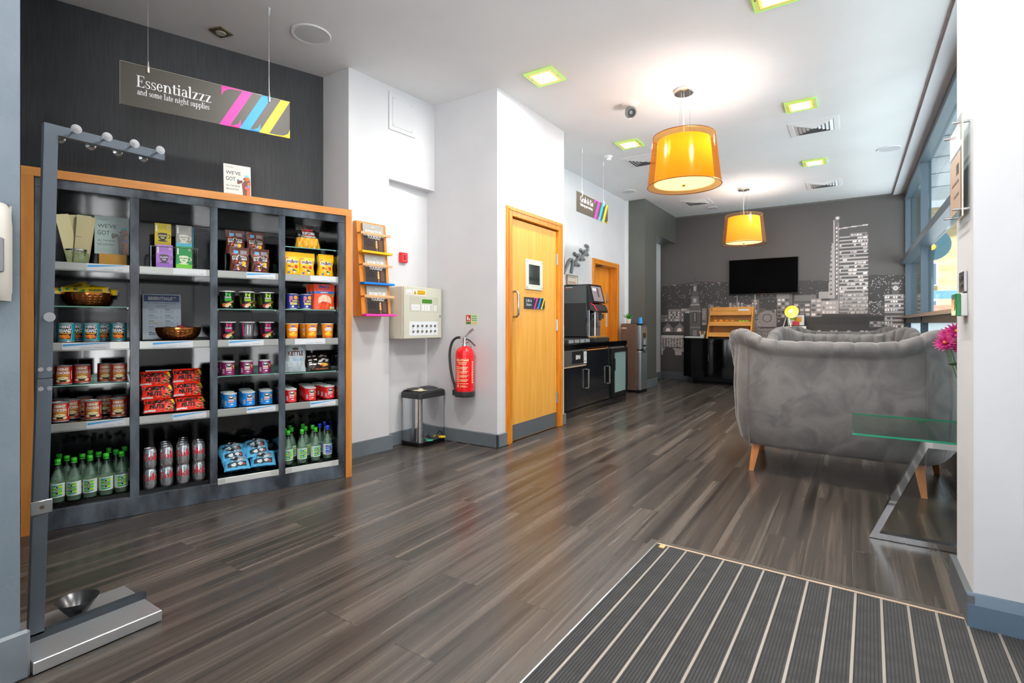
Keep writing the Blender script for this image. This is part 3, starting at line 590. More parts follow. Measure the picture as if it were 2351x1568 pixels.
AMB = M('#f0a010', .35)
def shade_mat(name, col, em, op=1.0, tr_=.5):
    m = D.materials.new(name); m.use_nodes = True; N, L = nodes(m); N.remove(N['Principled BSDF']); o = N['Material Output']
    d = N.new('ShaderNodeBsdfDiffuse'); d.inputs[0].default_value = lin(col); t = N.new('ShaderNodeBsdfTranslucent'); t.inputs[0].default_value = lin(col)
    x = N.new('ShaderNodeMixShader'); x.inputs[0].default_value = tr_; L.new(d.outputs[0], x.inputs[1]); L.new(t.outputs[0], x.inputs[2])
    g = N.new('ShaderNodeBsdfGlossy'); g.inputs['Roughness'].default_value = .12; g.inputs[0].default_value = (1, .9, .7, 1)
    gx = N.new('ShaderNodeMixShader'); gx.inputs[0].default_value = .05; L.new(x.outputs[0], gx.inputs[1]); L.new(g.outputs[0], gx.inputs[2])
    last = gx.outputs[0]
    if em:
        e = N.new('ShaderNodeEmission'); e.inputs[0].default_value = lin(col); e.inputs[1].default_value = em; a = N.new('ShaderNodeAddShader'); L.new(last, a.inputs[0]); L.new(e.outputs[0], a.inputs[1]); last = a.outputs[0]
    if op < 1:
        tt = N.new('ShaderNodeBsdfTransparent'); tt.inputs[0].default_value = lin('#f2cf8c') if op > .3 else lin('#f4ead8'); y = N.new('ShaderNodeMixShader'); y.inputs[0].default_value = op; L.new(tt.outputs[0], y.inputs[1]); L.new(last, y.inputs[2]); last = y.outputs[0]
    L.new(last, o.inputs[0]); return m
INNER = [shade_mat('lit_yellow_shade', '#e8980a', .22), shade_mat('lit_orange_shade', '#e89014', .25)]
OUTER = [shade_mat('amber_organza', '#a8702c', .0, .34), shade_mat('pale_organza', '#a89070', .0, .26)]
DIFF = M('#fff3b0', .5, em=1.15, emc='#ffefa0')
def pendant(x, y, label, k, sc=1.0):
    t = thing('pendant_lamp', label, 'pendant lamp', (x, y, H), 0, 'orange drum pendants')
    MB().lathe([(.085, 0), (.085, -.028), (.078, -.034), (.0, -.034)], M('#c9c9ca', .12, .9), 32, cap=False).build('ceiling_rose', t)
    zt, zb = -.41, -.845; c = MB()
    for i in range(3):
        a = 2*PI*i/3+.4; c.tube([(.05*math.cos(a), .05*math.sin(a), -.034), (.055*math.cos(a), .055*math.sin(a), zt-.03)], .0015, STEEL, 5)
    c.tube([(0, 0, -.03), (.004, 0, -.15), (-.003, .002, -.28), (.006, 0, zt-.05)], .0032, M('#d8d8d8', .3), 6); c.build('cable', t)
    ro, rt = .312, .262
    MB().lathe([(rt, zt), (ro, zb)], OUTER[k], 64, cap=False).build('outer_shade', t)
    b = MB(); b.tube([(ro*math.cos(2*PI*i/64), ro*math.sin(2*PI*i/64), zb) for i in range(64)], .004, M('#6e3c10', .3), 6, closed=True)
    b.tube([(rt*math.cos(2*PI*i/64), rt*math.sin(2*PI*i/64), zt) for i in range(64)], .004, M('#6e3c10', .3), 6, closed=True); b.build('shade_rim', t)
    ri = MB(); ri.lathe([(rt*.84, zt-.035), (ro*.815, zb+.02)], INNER[k], 64, cap=False); ri.build('inner_shade', t)
    dd = MB(); dd.lathe([(ro*.81, zb+.022), (ro*.6, zb+.014), (0, zb+.010)], DIFF, 48, cap=False); dd.build('diffuser', t)
    kn = MB(); kn.lathe([(.012, zb+.012), (.014, zb+.002), (.006, zb-.006), (0, zb-.006)], M('#b9862c', .3, .6), 12, cap=False)
    for i in range(3): a = 2*PI*i/3; kn.tube([(0, 0, zt-.04), (rt*.84*math.cos(a), rt*.84*math.sin(a), zt-.037)], .003, STEEL, 5)
    kn.tube([(0, 0, zt-.03), (0, 0, zb+.01)], .005, STEEL, 6); kn.build('spider', t)
    ld = D.lights.new('bulb', 'POINT'); ld.energy = 14; ld.shadow_soft_size = .05; ld.color = (1, .96, .91)
    lo = D.objects.new('bulb', ld); COL.objects.link(lo); lo.parent = t; lo.location = (.06, 0, zt-.14); return t
pendant(-1.236, 4.65, 'near large orange drum pendant lamp with amber outer shade', 0); pendant(-1.372, 8.53, 'far orange drum pendant lamp in front of the mural', 1)

# ---------------------------------------------------------------- striped hanging signs
MAG, CYA, YEL = M('#ff2aa5', .4), M('#0aa0ff', .4), M('#f2cf08', .4)
SIGNB = noisy('dark_bronze_acrylic', '#3a342c', '#453e34', nscale=1.2, rough=.4)
def zeds(p, x0, x1, y0, h, n=3, wd=.23, first=True):
    # x0: foot of the first z, x1: right edge
    sh = h*.54; pitch = (x1-x0-sh-wd*h*1.0)/(n-1)
    for i, c in enumerate((MAG, CYA, YEL)[:n]):
        x = x0+pitch*i; w = wd*h; L = 1+i*.02
        p.poly([(x, y0), (x+w, y0), (x+sh+w, y0+h), (x+sh, y0+h)], c, L)
        hl = .028*h
        xs = x+.05*h if i == 0 else x+w+.30*h
        p.poly([(xs, y0+h-hl), (x+sh+.05*h, y0+h-hl), (x+sh+.05*h, y0+h), (xs, y0+h)], c, L)
        if i == 0: p.poly([(xs, y0+h), (xs, y0+h*.74), (xs+.05*h, y0+h*.86), (xs+.16*h, y0+h*.945), (xs+.3*h, y0+h-hl)], c, L)
        xe = min(x+pitch+w*.12, x1) if i < n-1 else x1
        if i == n-1: xe = x1
        p.poly([(x+w-.02*h, y0), (xe, y0), (xe, y0+hl), (x+w-.02*h, y0+hl)], c, L+.01)
        p.poly([(xe, y0), (xe, y0+.24*h), (xe-.05*h, y0+.11*h), (xe-.16*h, y0+.045*h), (xe-.34*h, y0+hl), (xe-.34*h, y0)], c, L+.01)
    return p
SA = (-3.508, .923); SU = (.32975, .94407); SN = (-.94407, .32975); SR = math.atan2(SU[1], SU[0])
def SH(s, d, z): return (SA[0]+SU[0]*s+SN[0]*d, SA[1]+SU[1]*s+SN[1]*d, z)
def hanging_sign(name, label, loc, rz, w, h, wires, drop, zx0, lettering):
    t = thing(name, label, 'hanging sign', loc, rz)
    b = MB(); b.box(0, w, 0, .004, 0, h, SIGNB); e = M('#9a9a94', .3); b.box(-.001, w+.001, -.0003, .0043, h-.0008, h+.0012, e); b.box(-.0012, .0002, -.0003, .0043, 0, h, e)
    p = Pr(); zeds(p, zx0, w, 0, h); lettering(p); p.put(b, flat(.0004, -.0004)); b.build('panel', t)
    for x in wires:
        MB().tube([(x, .002, h+.01), (x, .002, drop-.02)], .0011, M('#c9c9ca', .3, .5), 5).build('wire', t)
        c = MB(); c.lathe([(.006, h-.035), (.0075, h-.03), (.0075, h+.0), (.005, h+.012), (.004, h+.03)], M('#d8cfc4', .25, .6), 12, T=tr(x, -.004, 0)); c.build('clamp', t)
        c = MB(); c.lathe([(.003, drop-.05), (.007, drop-.02), (.011, drop)], M('#d0d0d0', .3, .5), 12, T=tr(x, .002, 0)); c.build('ceiling_cap', t)
def let1(p):
    p.serif('Essentialzzz', .075, .118, .0435, WT, w=.375); p.serif('and some late night supplies', .078, .074, .0225, WT, w=.36)
hanging_sign('essentials_sign', 'large dark bronze sign lettered Essentialzzz hung above the snack shelves', SH(.312, .03, 2.317), SR, .904, .244, (.129, .776), H-2.317, .49, let1)
def let2(p):
    p.serif('Grab & Go', .10, .135, .042, WT, w=.36); p.serif('Shake up your wake up', .10, .085, .022, WT, w=.34)
hanging_sign('counter_sign', 'small dark bronze sign lettered Grab & Go hung before the counter', (-2.65, 5.40, 2.378), PI/2, .92, .235, (.15, .78), H-2.378, .49, let2)
# small signs on the doors
def door_sign(x, y0, y1, z0, z1, label, lines):
    t = MB(); w = y1-y0; h = z1-z0; t.box(0, w, 0, .004, 0, h, M('#20232c', .25, coat=.3)); p = Pr(); zeds(p, w*.44, w, 0, h, wd=.2)
    for i, (s, ww) in enumerate(lines): p.serif(s, w*.08, h*(.60-.34*i), h*.145, WT, w=w*ww)
    p.put(t, flat(.0005, -.0003)); return tag(t.build('door_sign', None, (x, y0, z0), PI/2), label, 'door sign')
door_sign(DX-.005, 4.16, 4.55, 1.225, 1.335, 'striped sign lettered Lift & Stairs on the near oak door', (('Lift &', .27), ('Stairs', .27)))
door_sign(X2+.005, 7.24, 7.52, 1.60, 1.68, 'tiny striped sign on the far oak door', (('Private', .3),))
# ---------------------------------------------------------------- things on the left walls
RZ = math.atan2(.405, .03)
t = thing('brochure_rack', 'orange wood wall rack with yellow, blue and pink brochure ledges', 'brochure rack', (-3.372, 2.80, 1.142), RZ)
RW = noisy('orange_oiled_wood', '#c9781f', '#d98a2e', scale=(6, 6, 1), nscale=4, rough=.35)
sl = lambda z: -.12+.075*z/.77   # front face leans back towards the top
b = MB(); w_ = .29
b.add([(0, 0, 0), (w_, 0, 0), (w_, 0, .77), (0, 0, .77), (0, sl(0), 0), (w_, sl(0), 0), (w_, sl(.77), .77), (0, sl(.77), .77)], [(0, 1, 2, 3)[::-1], (4, 5, 6, 7), (0, 4, 7, 3), (1, 2, 6, 5), (3, 7, 6, 2), (0, 1, 5, 4)], RW); b.build('back_board', t)
for z, c, nm in ((.0, '#e23aa8', 'pink ledge'), (.255, '#1277e0', 'blue ledge'), (.51, '#f5be08', 'yellow ledge')):
    q = MB().box(-.004, w_+.012, sl(z)-.06, sl(z), z, z+.018, M(c, .4), .002).build('ledge', t); q['label'] = nm
    r_ = MB(); yb = sl(z+.16)-.045; r_.box(.0, w_+.006, yb-.008, yb, z+.15, z+.17, M('#d9a878', .5), .002); r_.box(0, .012, yb, sl(z+.16), z+.155, z+.165, M('#a8703c', .5)); r_.box(w_-.012, w_, yb, sl(z+.16), z+.155, z+.165, M('#a8703c', .5)); r_.build('retaining_bar', t)
LBL = {0: 'lowest, above the pink ledge', 1: 'in the middle, above the blue ledge', 2: 'highest, above the yellow ledge'}
for k in range(3):
    z = .255*k+.02; b = MB(); b.box(0, .205, -.014, 0, 0, .225, M('#8f8d88', .5)); p = Pr()
    p.rect(0, .205, .115, .225, M('#a9a8a2', .45), 1); p.rect(0, .205, 0, .125, M('#33261f', .4), 1.2); p.rect(.008, .09, .04, .085, M('#1c1512', .4), 1.5); p.rect(.03, .06, .085, .1, M('#1c1512', .4), 1.5); p.rect(.15, .185, .01, .11, M('#4d382a', .4), 1.5)
    for i in range(6): p.rect(.152, .183, .018+.014*i, .023+.014*i, M('#7a5636', .4), 1.7)
    p.rect(.118, .135, .03, .075, M('#e0a468', .4), 1.7); p.ell(.127, .085, .008, .010, M('#e8b884', .4), 1.8, 10); p.rect(.125, .13, 0, .03, M('#c98a52', .4), 1.7)
    p.text('ROOM TO BE', .105, .148, .028, WT, 2, w=.16, bold=.02); p.text('YOURSELF', .105, .105, .034, WT, 2, w=.135, bold=.03); p.text('Connect', .1, .198, .010, WT, 2, w=.035)
    p.put(b, flat(.0004, -.0143)); o = b.build('brochure', None, (0, 0, 0))
    o.rotation_euler = (-.097, 0, RZ); c_, s_ = math.cos(RZ), math.sin(RZ); lx, ly = .045, sl(z)-.004
    o.location = (-3.372+lx*c_-ly*s_, 2.80+lx*s_+ly*c_, 1.142+z); tag(o, 'Room to be yourself brochures, '+LBL[k], 'brochure', 'brochures in the wall rack')
# fire alarm panel
CRM = M('#c9c8b8', .35); t = thing('alarm_panel', 'cream metal fire alarm cabinet with green screen and key switches', 'alarm panel', (-3.40, 3.192, .95), PI/2)
MB().box(0, .483, -.19, 0, 0, .455, CRM, .006).build('housing', t)
d = MB(); d.box(0, .483, -.212, -.192, 0, .455, CRM, .006); p = Pr()
p.rect(.06, .43, .235, .37, M('#bdbcab', .35), .6); p.rect(.085, .19, .25, .30, PAPER, 1); p.rect(.205, .36, .245, .302, M('#d9dad2', .4), 1); p.rect(.205, .36, .305, .355, M('#d4d6cc', .4), 1); p.rect(.37, .415, .245, .30, M('#d9dad2', .4), 1)
for i in range(3):
    for j in range(4): p.rect(.212+.035*i, .24+.035*i, .25+.0125*j, .259+.0125*j, WT, 1.5); p.rect(.214+.035*i, .219+.035*i, .252+.0125*j, .257+.0125*j, M('#555555', .5), 1.8)
for j in range(4): p.rect(.328, .352, .25+.0125*j, .256+.0125*j, M('#aaaaaa', .5), 1.5); p.rect(.092, .18, .26+.008*j, .262+.008*j, M('#9fb4ae', .5), 1.5)
p.rect(.215, .35, .312, .350, M('#3f7a1e', .15), 2); p.rect(.02, .09, .385, .425, PAPER, 1); p.text('Fire', .055, .40, .012, M('#d86a3a', .5), 2, w=.04); p.rect(.03, .08, .39, .394, M('#999999', .5), 2)
p.rect(.10, .265, .383, .43, WT, 1); p.rect(.155, .26, .387, .426, M('#f6b800', .4), 1.5); p.poly([(.108, .388), (.15, .388), (.129, .426)], INK, 1.5); p.poly([(.113, .391), (.145, .391), (.129, .420)], M('#f6b800', .4), 2); p.rect(.122, .136, .396, .404, INK, 2.4)
p.text('CCTV in', .207, .410, .011, INK, 2.2, w=.09, bold=.03); p.text('operation', .207, .392, .011, INK, 2.2, w=.09, bold=.03)
p.rect(.06, .43, .03, .15, M('#e3e8ec', .4), 1); p.put(d, flat(.0004, -.2123)); dr = d.build('door', t)
for j in range(2):
    for i in range(6):
        s = MB().lathe([(.011, 0), (.011, .006), (.008, .009), (0, .009)], M('#8a8676', .3, .7), 14, T=tr(.105+.056*i, -.2125, .065+.048*j) @ Matrix.Rotation(PI/2, 4, 'X'), cap=False)
        s.box(.1035+.056*i, .1065+.056*i, -.2225, -.2212, .058+.048*j, .072+.048*j, INK); s.box(.12+.056*i, .132+.056*i, -.2135, -.2126, .064+.048*j, .066+.048*j, M('#777777', .5)); s.build('key_switch', dr)
MB().lathe([(.01, 0), (.01, .004), (0, .005)], STEEL, 12, T=tr(.455, -.2125, .20) @ Matrix.Rotation(PI/2, 4, 'X'), cap=False).build('lock', dr)
# manual call point
b = MB(); b.box(0, .085, -.03, 0, 0, .09, M('#c8141c', .3), .004); p = Pr(); p.rect(.02, .065, .015, .075, M('#e88', .4) if 0 else M('#e9a0a0', .4), 1); p.rect(.024, .061, .019, .071, M('#b00d16', .3), 1.6); p.put(b, flat(.0004, -.0303))
tag(b.build('call_point', None, (-3.40, 3.335, 1.632), PI/2), 'small square red fire alarm call point on the white wall', 'call point')
# access hatch
b = MB(); hz0 = 2.765; b.box(0, .30, -.008, 0, 0, .325, WALLM, .002); b.box(.035, .265, -.012, -.006, .035, .29, WALLM, .002)
for xx in (.05, .25):
    for zz in (.05, .275): b.lathe([(.004, 0), (.004, .001)], M('#8d8d8d', .5), 8, T=tr(xx, -.0121, zz) @ Matrix.Rotation(PI/2, 4, 'X'))
o = b.build('access_hatch', None, (-3.345+.001, 3.16, hz0), math.atan2(.54, .04)); o['kind'] = 'structure'; o.name = 'trim_5'
# extinguisher sign
b = MB(); b.box(0, .135, -.003, 0, 0, .092, M('#cfd6a4', .4)); p = Pr(); p.rect(.006, .06, .03, .086, M('#b3262c', .4), 1); p.rect(.07, .13, .03, .086, M('#b9d6a8', .4), 1); p.rect(.006, .06, .006, .024, M('#3f6a3c', .4), 1); p.rect(.07, .13, .006, .024, M('#dcb98c', .4), 1)
p.rect(.018, .032, .04, .075, WT, 2); p.rect(.038, .052, .038, .058, M('#e9d9d0', .4), 2)
for i in range(3): p.rect(.085, .126, .036+.018*i, .042+.018*i, M('#3f8a5c', .4), 2); p.ell(.077, .039+.018*i, .005, .005, M('#1f7a4c', .4), 2, 8)
p.put(b, flat(.0004, -.0033)); tag(b.build('fire_notice', None, (-2.928, 3.705, 1.073)), 'small green and red fire notice above the extinguisher', 'wall notice')
# extinguisher
RED = M('#e0101a', .22, coat=.4); t = thing('fire_extinguisher', 'red foam fire extinguisher hung on the grey wall beside the oak door', 'fire extinguisher', (-2.86, 3.605, .44), 0)
b = MB(); b.lathe([(.078, .03), (.083, .06), (.083, .37), (.078, .40), (.062, .425), (.035, .44), (.022, .445)], RED, 40); p = Pr(); GLD = M('#f3d79a', .5)
p.text('P50-FOAM', -.01, .315, .020, GLD, 1.4, w=.115, bold=.03); p.rect(-.05, .035, .300, .306, GLD, 1, 6); p.rect(-.045, .03, .288, .293, GLD, 1, 6)
for i in range(4):
    p.rect(-.065, -.035, .245-.036*i, .27-.036*i, GLD, 1, 3); p.rect(-.060, -.040, .25-.036*i, .265-.036*i, RED, 1.5, 3)
    for j in range(3): p.rect(-.028, .045-.006*j, .262-.036*i-.008*j, .2655-.036*i-.008*j, GLD, 1, 6)
p.rect(-.065, .045, .118, .122, GLD, 1, 6); p.ell(-.05, .10, .008, .011, GLD, 1); p.rect(-.03, .04, .09, .094, GLD, 1, 6); p.rect(-.03, .02, .10, .103, GLD, 1, 6)
for i in range(9): p.rect(.085, .098, .12+.022*i, .137+.022*i, GLD, 1, 2)
p.put(b, (lambda f: lambda u, v, l: f(u+.040, v, l))(wrap(.083, .0005)), step=.012); b.build('cylinder', t)
MB().lathe([(.086, 0), (.088, .004), (.088, .045), (.084, .048)], M('#2b2b2d', .4), 40).build('base_ring', t)
v = MB(); v.lathe([(.024, .445), (.024, .46), (.015, .465), (.015, .50), (.02, .505), (.02, .52), (.012, .53)], CHROME, 16); v.ball((.028, 0, .485), .016, CHROME, 10); v.ball((-.026, 0, .485), .012, CHROME, 10); v.tube([(-.01, 0, .515), (-.045, 0, .518)], .012, CHROME, 10); v.build('valve', t)
v = MB(); v.add([(-.005, -.012, .52), (-.005, .012, .52), (.10, .014, .585), (.10, -.014, .585), (-.005, -.012, .524), (-.005, .012, .524), (.10, .014, .590), (.10, -.014, .590), (.03, 0, .50)], [(0, 1, 2, 3), (4, 7, 6, 5), (0, 3, 7, 4), (1, 5, 6, 2), (3, 2, 6, 7)], STEEL)
v.tube([(-.0, 0, .525), (.055, 0, .575), (.09, 0, .60)], .006, STEEL, 8); v.tube([(0, 0, .515), (.06, 0, .49), (.115, 0, .45)], .007, M('#5a5a5c', .3, .6), 8); v.build('lever', t)
hp = [(-.04, 0, .518), (-.09, -.005, .515), (-.135, -.008, .48), (-.16, -.01, .41), (-.165, -.01, .33), (-.155, -.01, .24), (-.135, -.01, .16), (-.115, -.005, .10), (-.108, 0, .06), (-.108, 0, .03)]
def smooth_path(P, k=4):
    P = [Vector(p) for p in P]; o = []
    for i in range(len(P)-1):
        a, b_, c, d_ = P[max(i-1, 0)], P[i], P[i+1], P[min(i+2, len(P)-1)]
        for j in range(k):
            s = j/k; o.append(.5*((2*b_)+(c-a)*s+(2*a-5*b_+4*c-d_)*s*s+(3*b_-a-3*c+d_)*s**3))
    return o+[P[-1]]
MB().tube(smooth_path(hp), .0115, M('#2e2f31', .35), 12).build('hose', t)
MB().box(-.13, -.085, -.02, .02, 0, .05, M('#333335', .4), .004).build('hose_clip', t)
MB().box(-.02, .02, .08, .10, .2, .44, M('#b9b9b9', .4), .002).build('wall_bracket', t)
# recycling pedal bin
t = thing('pedal_bin', 'polished steel twin pedal bin with black lid in the wall corner', 'bin', (-3.265, 3.51, 0), 0)
MIR = M('#cfd2d6', .04, 1)
b = MB()
def rrect(hx, hy, r, n=6): return [(sx*(hx-r)+r*math.cos(a), sy*(hy-r)+r*math.sin(a)) for sx, sy, a0 in ((1, 1, 0), (-1, 1, PI/2), (-1, -1, PI), (1, -1, 3*PI/2)) for a in [a0+PI/2*i/n for i in range(n+1)]]
def loft(mb, rings, m, smooth=True, cap=True):
    n = len(rings[0]); vs = [p for r in rings for p in r]; mb.add(vs, [(j*n+i, j*n+(i+1) % n, (j+1)*n+(i+1) % n, (j+1)*n+i) for j in range(len(rings)-1) for i in range(n)], m, smooth)
    if cap: mb.add(rings[0], [tuple(range(n))[::-1]], m); mb.add(rings[-1], [tuple(range(n))], m)
R_ = lambda hx, hy, z, r=.035: [(x, y, z) for x, y in rrect(hx, hy, r)]
loft(b, [R_(.118, .168, .035), R_(.118, .168, .425)], MIR); b.build('body', t)
b = MB(); loft(b, [R_(.120, .172, 0), R_(.122, .174, .008), R_(.122, .174, .034), R_(.118, .168, .038)], BLK, False); b.build('base', t)
b = MB(); loft(b, [R_(.124, .175, .42), R_(.125, .176, .425), R_(.123, .174, .468), R_(.11, .16, .482)], DKP, False)
for sy in (-1, 1):
    b.grid(lambda u, v: (-.118+.236*u, sy*.085+(v-.5)*.165, .475+.03*math.sin(PI*min(1, u*1.3+.1))*(1-.3*abs(2*v-1)**3)), 10, 6, DKP)
b.build('lid', t)
b = MB(); b.box(.01, .105, -.15, -.06, .486, .492, M('#c9c2a0', .6), .003); b.ball((.07, -.11, .496), .025, M('#d6cfae', .6), 10, .5); o = b.build('chipped_patch', t); o['label'] = 'worn pale chip on the lid'
for y, c, nm in ((-.085, '#1f8a6c', 'green pedal'), (.085, '#e8c21a', 'yellow pedal')):
    b = MB(); b.lathe([(.032, 0), (.034, .004), (.03, .010), (0, .012)], M(c, .4), 18, T=tr(.15, y, .05), cap=False); b.box(.115, .15, y-.01, y+.01, .045, .052, DKP); b.tube([(.116, y-.04, .04), (.118, y-.035, .08), (.118, y, .105), (.118, y+.035, .08), (.116, y+.04, .04)], .006, DKP, 6); o = b.build('pedal', t); o['label'] = nm
# wall lettering
t = thing('wall_letters', 'grey raised script letters running uphill on the white wall', 'wall lettering', (GX, 0, 0), 0)
GRY = M('#77797b', .5); q = lambda pts, dx=.02: [(dx, y, z) for y, z in pts]
LT = [('letter_n', [[(6.03, 1.72), (6.05, 1.90), (6.02, 2.0)], [(6.06, 1.74), (6.19, 1.89), (6.26, 1.945), (6.31, 1.94), (6.325, 1.88), (6.285, 1.766)]]),
      ('letter_z', [[(6.37, 2.041), (6.45, 2.02), (6.52, 2.035), (6.50, 1.99), (6.39, 1.905), (6.41, 1.885), (6.46, 1.90), (6.524, 1.886)]]),
      ('letter_z', [[(6.56, 2.115), (6.63, 2.09), (6.70, 2.11), (6.68, 2.06), (6.565, 1.995), (6.59, 1.975), (6.64, 1.99), (6.685, 1.985)]]),
      ('letter_z', [[(6.72, 2.187), (6.76, 2.195), (6.81, 2.18), (6.80, 2.13), (6.73, 2.085), (6.74, 2.065), (6.77, 2.075), (6.808, 2.06)]])]
for nm, strokes in LT:
    b = MB()
    for st in strokes: b.tube(smooth_path(q(st), 3), .021, GRY, 8, flat=1)
    b.build(nm, t)
# coat stand in the foreground
t = thing('coat_stand', 'slate grey metal coat stand with chrome pegs on a steel base plate', 'coat stand', (-2.25, .56, 0), 0)
b = MB(); b.box(-.172, .152, -.035, .32, .004, .042, M('#cfd0d2', .3, .8), .002); b.build('base_plate', t)
lean = lambda z: (0, .034*z/1.75)
def bar(mb, p0, p1, hw, hd, m, ax='z'):
    p0, p1 = Vector(p0), Vector(p1); a = (p1-p0).normalized(); s = Vector((1, 0, 0)); u_ = a.cross(s).normalized()
    vs = [p+s*sx*hd+u_*sy*hw for p in (p0, p1) for sx, sy in ((-1, -1), (1, -1), (1, 1), (-1, 1))]
    mb.add(vs, [(3, 2, 1, 0), (4, 5, 6, 7), (0, 1, 5, 4), (1, 2, 6, 5), (2, 3, 7, 6), (3, 0, 4, 7)], m)
b = MB(); bar(b, (0, .008, .06), (0, .030, .90), .0195, .012, GUN); b.build('post', t)
b = MB(); bar(b, (0, .030, .903), (0, .046, 1.75), .0185, .012, GUN); b.build('upper_post', t)
b = MB(); bar(b, (0, .027, 1.735), (0, .385, 1.735), .0165, .0126, GUN); b.box(-.011, .011, .386, .389, 1.72, 1.75, M('#454c54', .4)); b.build('peg_bar', t)
b = MB(); bar(b, (0, -.012, .054), (0, .325, .054), .012, .012, M('#3b4248', .35, .4)); b.build('foot_bar', t)
def peg(x, y, z, dx, r=.014, L_=.05):
    b = MB(); T = tr(x, y, z) @ Matrix.Rotation(PI/2 if dx > 0 else -PI/2, 4, 'Y'); b.lathe([(.007, 0), (.008, L_-.012), (.0155, L_-.006), (.0155, L_), (.004, L_+.0005)], STEEL, 18, T=T); b.build('peg', t)
for y in (.098, .185, .268, .352): peg(.012, y, 1.74, 1); peg(-.012, y-.01, 1.728, -1)
peg(.012, .028, 1.105, 1)
b = MB()
for z in (.868, .932):
    for y in (.018, .040): b.lathe([(.0075, 0), (.0075, .003), (.003, .003)], STEEL, 12, T=tr(.012, y, z) @ Matrix.Rotation(PI/2, 4, 'Y'))
b.build('screws', t)
b = MB(); b.box(.012, .017, -.008, .048, .455, .50, ALU, .002); b.lathe([(.006, 0), (.006, .004)], M('#4a3626', .5), 10, T=tr(.017, .02, .478) @ Matrix.Rotation(PI/2, 4, 'Y')); b.build('bracket_plate', t)
b = MB(); b.lathe([(.022, .043), (.024, .05), (.062, .105), (.063, .107), (.059, .105), (.021, .054), (.0, .054)], M('#4a4a4b', .25, .8), 32, T=tr(-.055, .135, 0), cap=False); b.build('umbrella_cup', t)
# sanitiser dispenser on the foreground wall
t = thing('hand_sanitiser_dispenser', 'white wall dispenser with blue mark at the left edge', 'dispenser', (-2.12, .345, 1.15), PI/2)
b = MB(); PR = [(-.062, -.06, .0), (-.066, -.078, .03), (-.066, -.088, .12), (-.066, -.086, .22), (-.063, -.07, .27), (-.055, -.05, .288)]
loft(b, [[(.07+px*q[0]/-.066*-1, q[1]*(.55+.45*math.cos(px/.066*1.25)) if 0 else q[1]*max(0, 1-abs(px/.068)**3.2), q[2]) for px in [(-.066+.132*k/16) for k in range(17)]]+[(.136, 0, q[2]), (.004, 0, q[2])] for q in PR], M('#c4c2ba', .35), True); b.build('cover', t)
MB().box(.03, .09, -.093, -.075, .235, .25, M('#4358a8', .4), .002).build('badge', t); MB().box(.03, .10, -.094, -.08, .08, .18, M('#6d6f74', .3), .004).build('window', t)
# things on the pillar at the right
t = thing('acrylic_sign_holder', 'clear acrylic poster holder on steel standoffs on the right pillar edge', 'sign holder', (.366, 2.51, 1.482), 0)
b = MB(); b.box(-.026, -.021, 0, .27, 0, .387, PANE); b.box(-.026, -.021, -.0008, .0004, 0, .387, M('#d9cfc0', .1)); b.box(-.026, -.021, 0, .27, -.001, .0004, M('#d8b88a', .1)); b.build('clear_sheet', t)
b = MB(); b.box(-.0275, -.0262, .02, .25, .03, .25, M('#b49a84', .5)); b.box(-.0282, -.0276, .05, .10, .17, .21, INK); b.box(-.0282, -.0276, .05, .2, .14, .15, M('#6a5a50', .5)); b.box(-.0282, -.0276, .05, .16, .09, .1, M('#6a5a50', .5)); b.box(-.0282, -.0262, .02, .25, .26, .36, filmy('pale_insert', '#e8d9d4', .5)); b.build('leaflet', t)
for y in (.03, .24):
    for z in (.03, .355): MB().lathe([(.0055, 0), (.0055, .048), (0, .049)], STEEL, 12, T=tr(0, y, z) @ Matrix.Rotation(-PI/2, 4, 'Y'), cap=False).build('standoff', t)
t = thing('door_switch', 'small steel two-button switch plate on the right pillar', 'switch', (.366, 2.575, 1.205), 0)
MB().box(-.012, 0, 0, .10, 0, .078, STEEL, .002).build('plate', t)
for z in (.025, .055): MB().box(-.016, -.012, .03, .07, z-.008, z+.008, M('#55585c', .2), .002).build('button', t)
t = thing('emergency_release', 'green emergency door release box below the switch on the pillar', 'door release', (.366, 2.565, 1.112), 0)
MB().box(-.020, 0, 0, .10, 0, .085, M('#cfcfcd', .2), .003).build('housing', t); MB().box(-.036, -.020, .0, .10, 0, .085, M('#0d6a38', .15), .003).build('cover', t); MB().box(-.038, -.036, .02, .08, .02, .065, M('#c8a070', .2), .001).build('call_plate', t)
# ---------------------------------------------------------------- counter, coffee machine, water cooler
CF = -2.67  # counter front plane
t = thing('coffee_counter', 'black gloss counter unit with bin flap, cupboards and steel bar handles', 'counter', (GX+.003, 4.962, 0), PI/2)
# local: x along the wall, -y towards the room
dpt = -.51
BK = noisy('black_panel_gloss', '#131518', '#1a1d21', nscale=2, rough=.12, coat=.2)
b = MB(); b.box(0, 1.46, dpt+.02, 0, .10, .785, BK); b.box(1.46, 2.05, -.06, 0, 0, .785, BK); b.box(2.05, 2.07, dpt+.01, 0, 0, .785, BK); b.box(0, 2.05, dpt+.03, -.02, 0, .10, BK); b.box(0, 2.07, dpt+.012, dpt+.03, 0, .085, BK); b.box(1.44, 1.46, dpt+.01, 0, .1, .785, BK); b.build('carcass', t)
MB().box(0, 2.08, dpt-.005, 0, .785, .845, BLKG, .004).build('worktop', t)
MB().box(.75, 1.44, dpt, dpt+.018, .10, .755, BK, .003).build('door', t)
dd = MB().box(.02, .745, dpt, dpt+.018, .10, .575, BK, .003).build('door', t)
for x, z0, z1 in ((.735, .30, .545), (1.385, .295, .535)):
    MB().tube([(x, dpt, z1-.01), (x, dpt-.035, z1-.01), (x, dpt-.035, z0+.01), (x, dpt, z0+.01)], .010, M('#b8b0a4', .3, .9), 4, False).build('bar_handle', t)
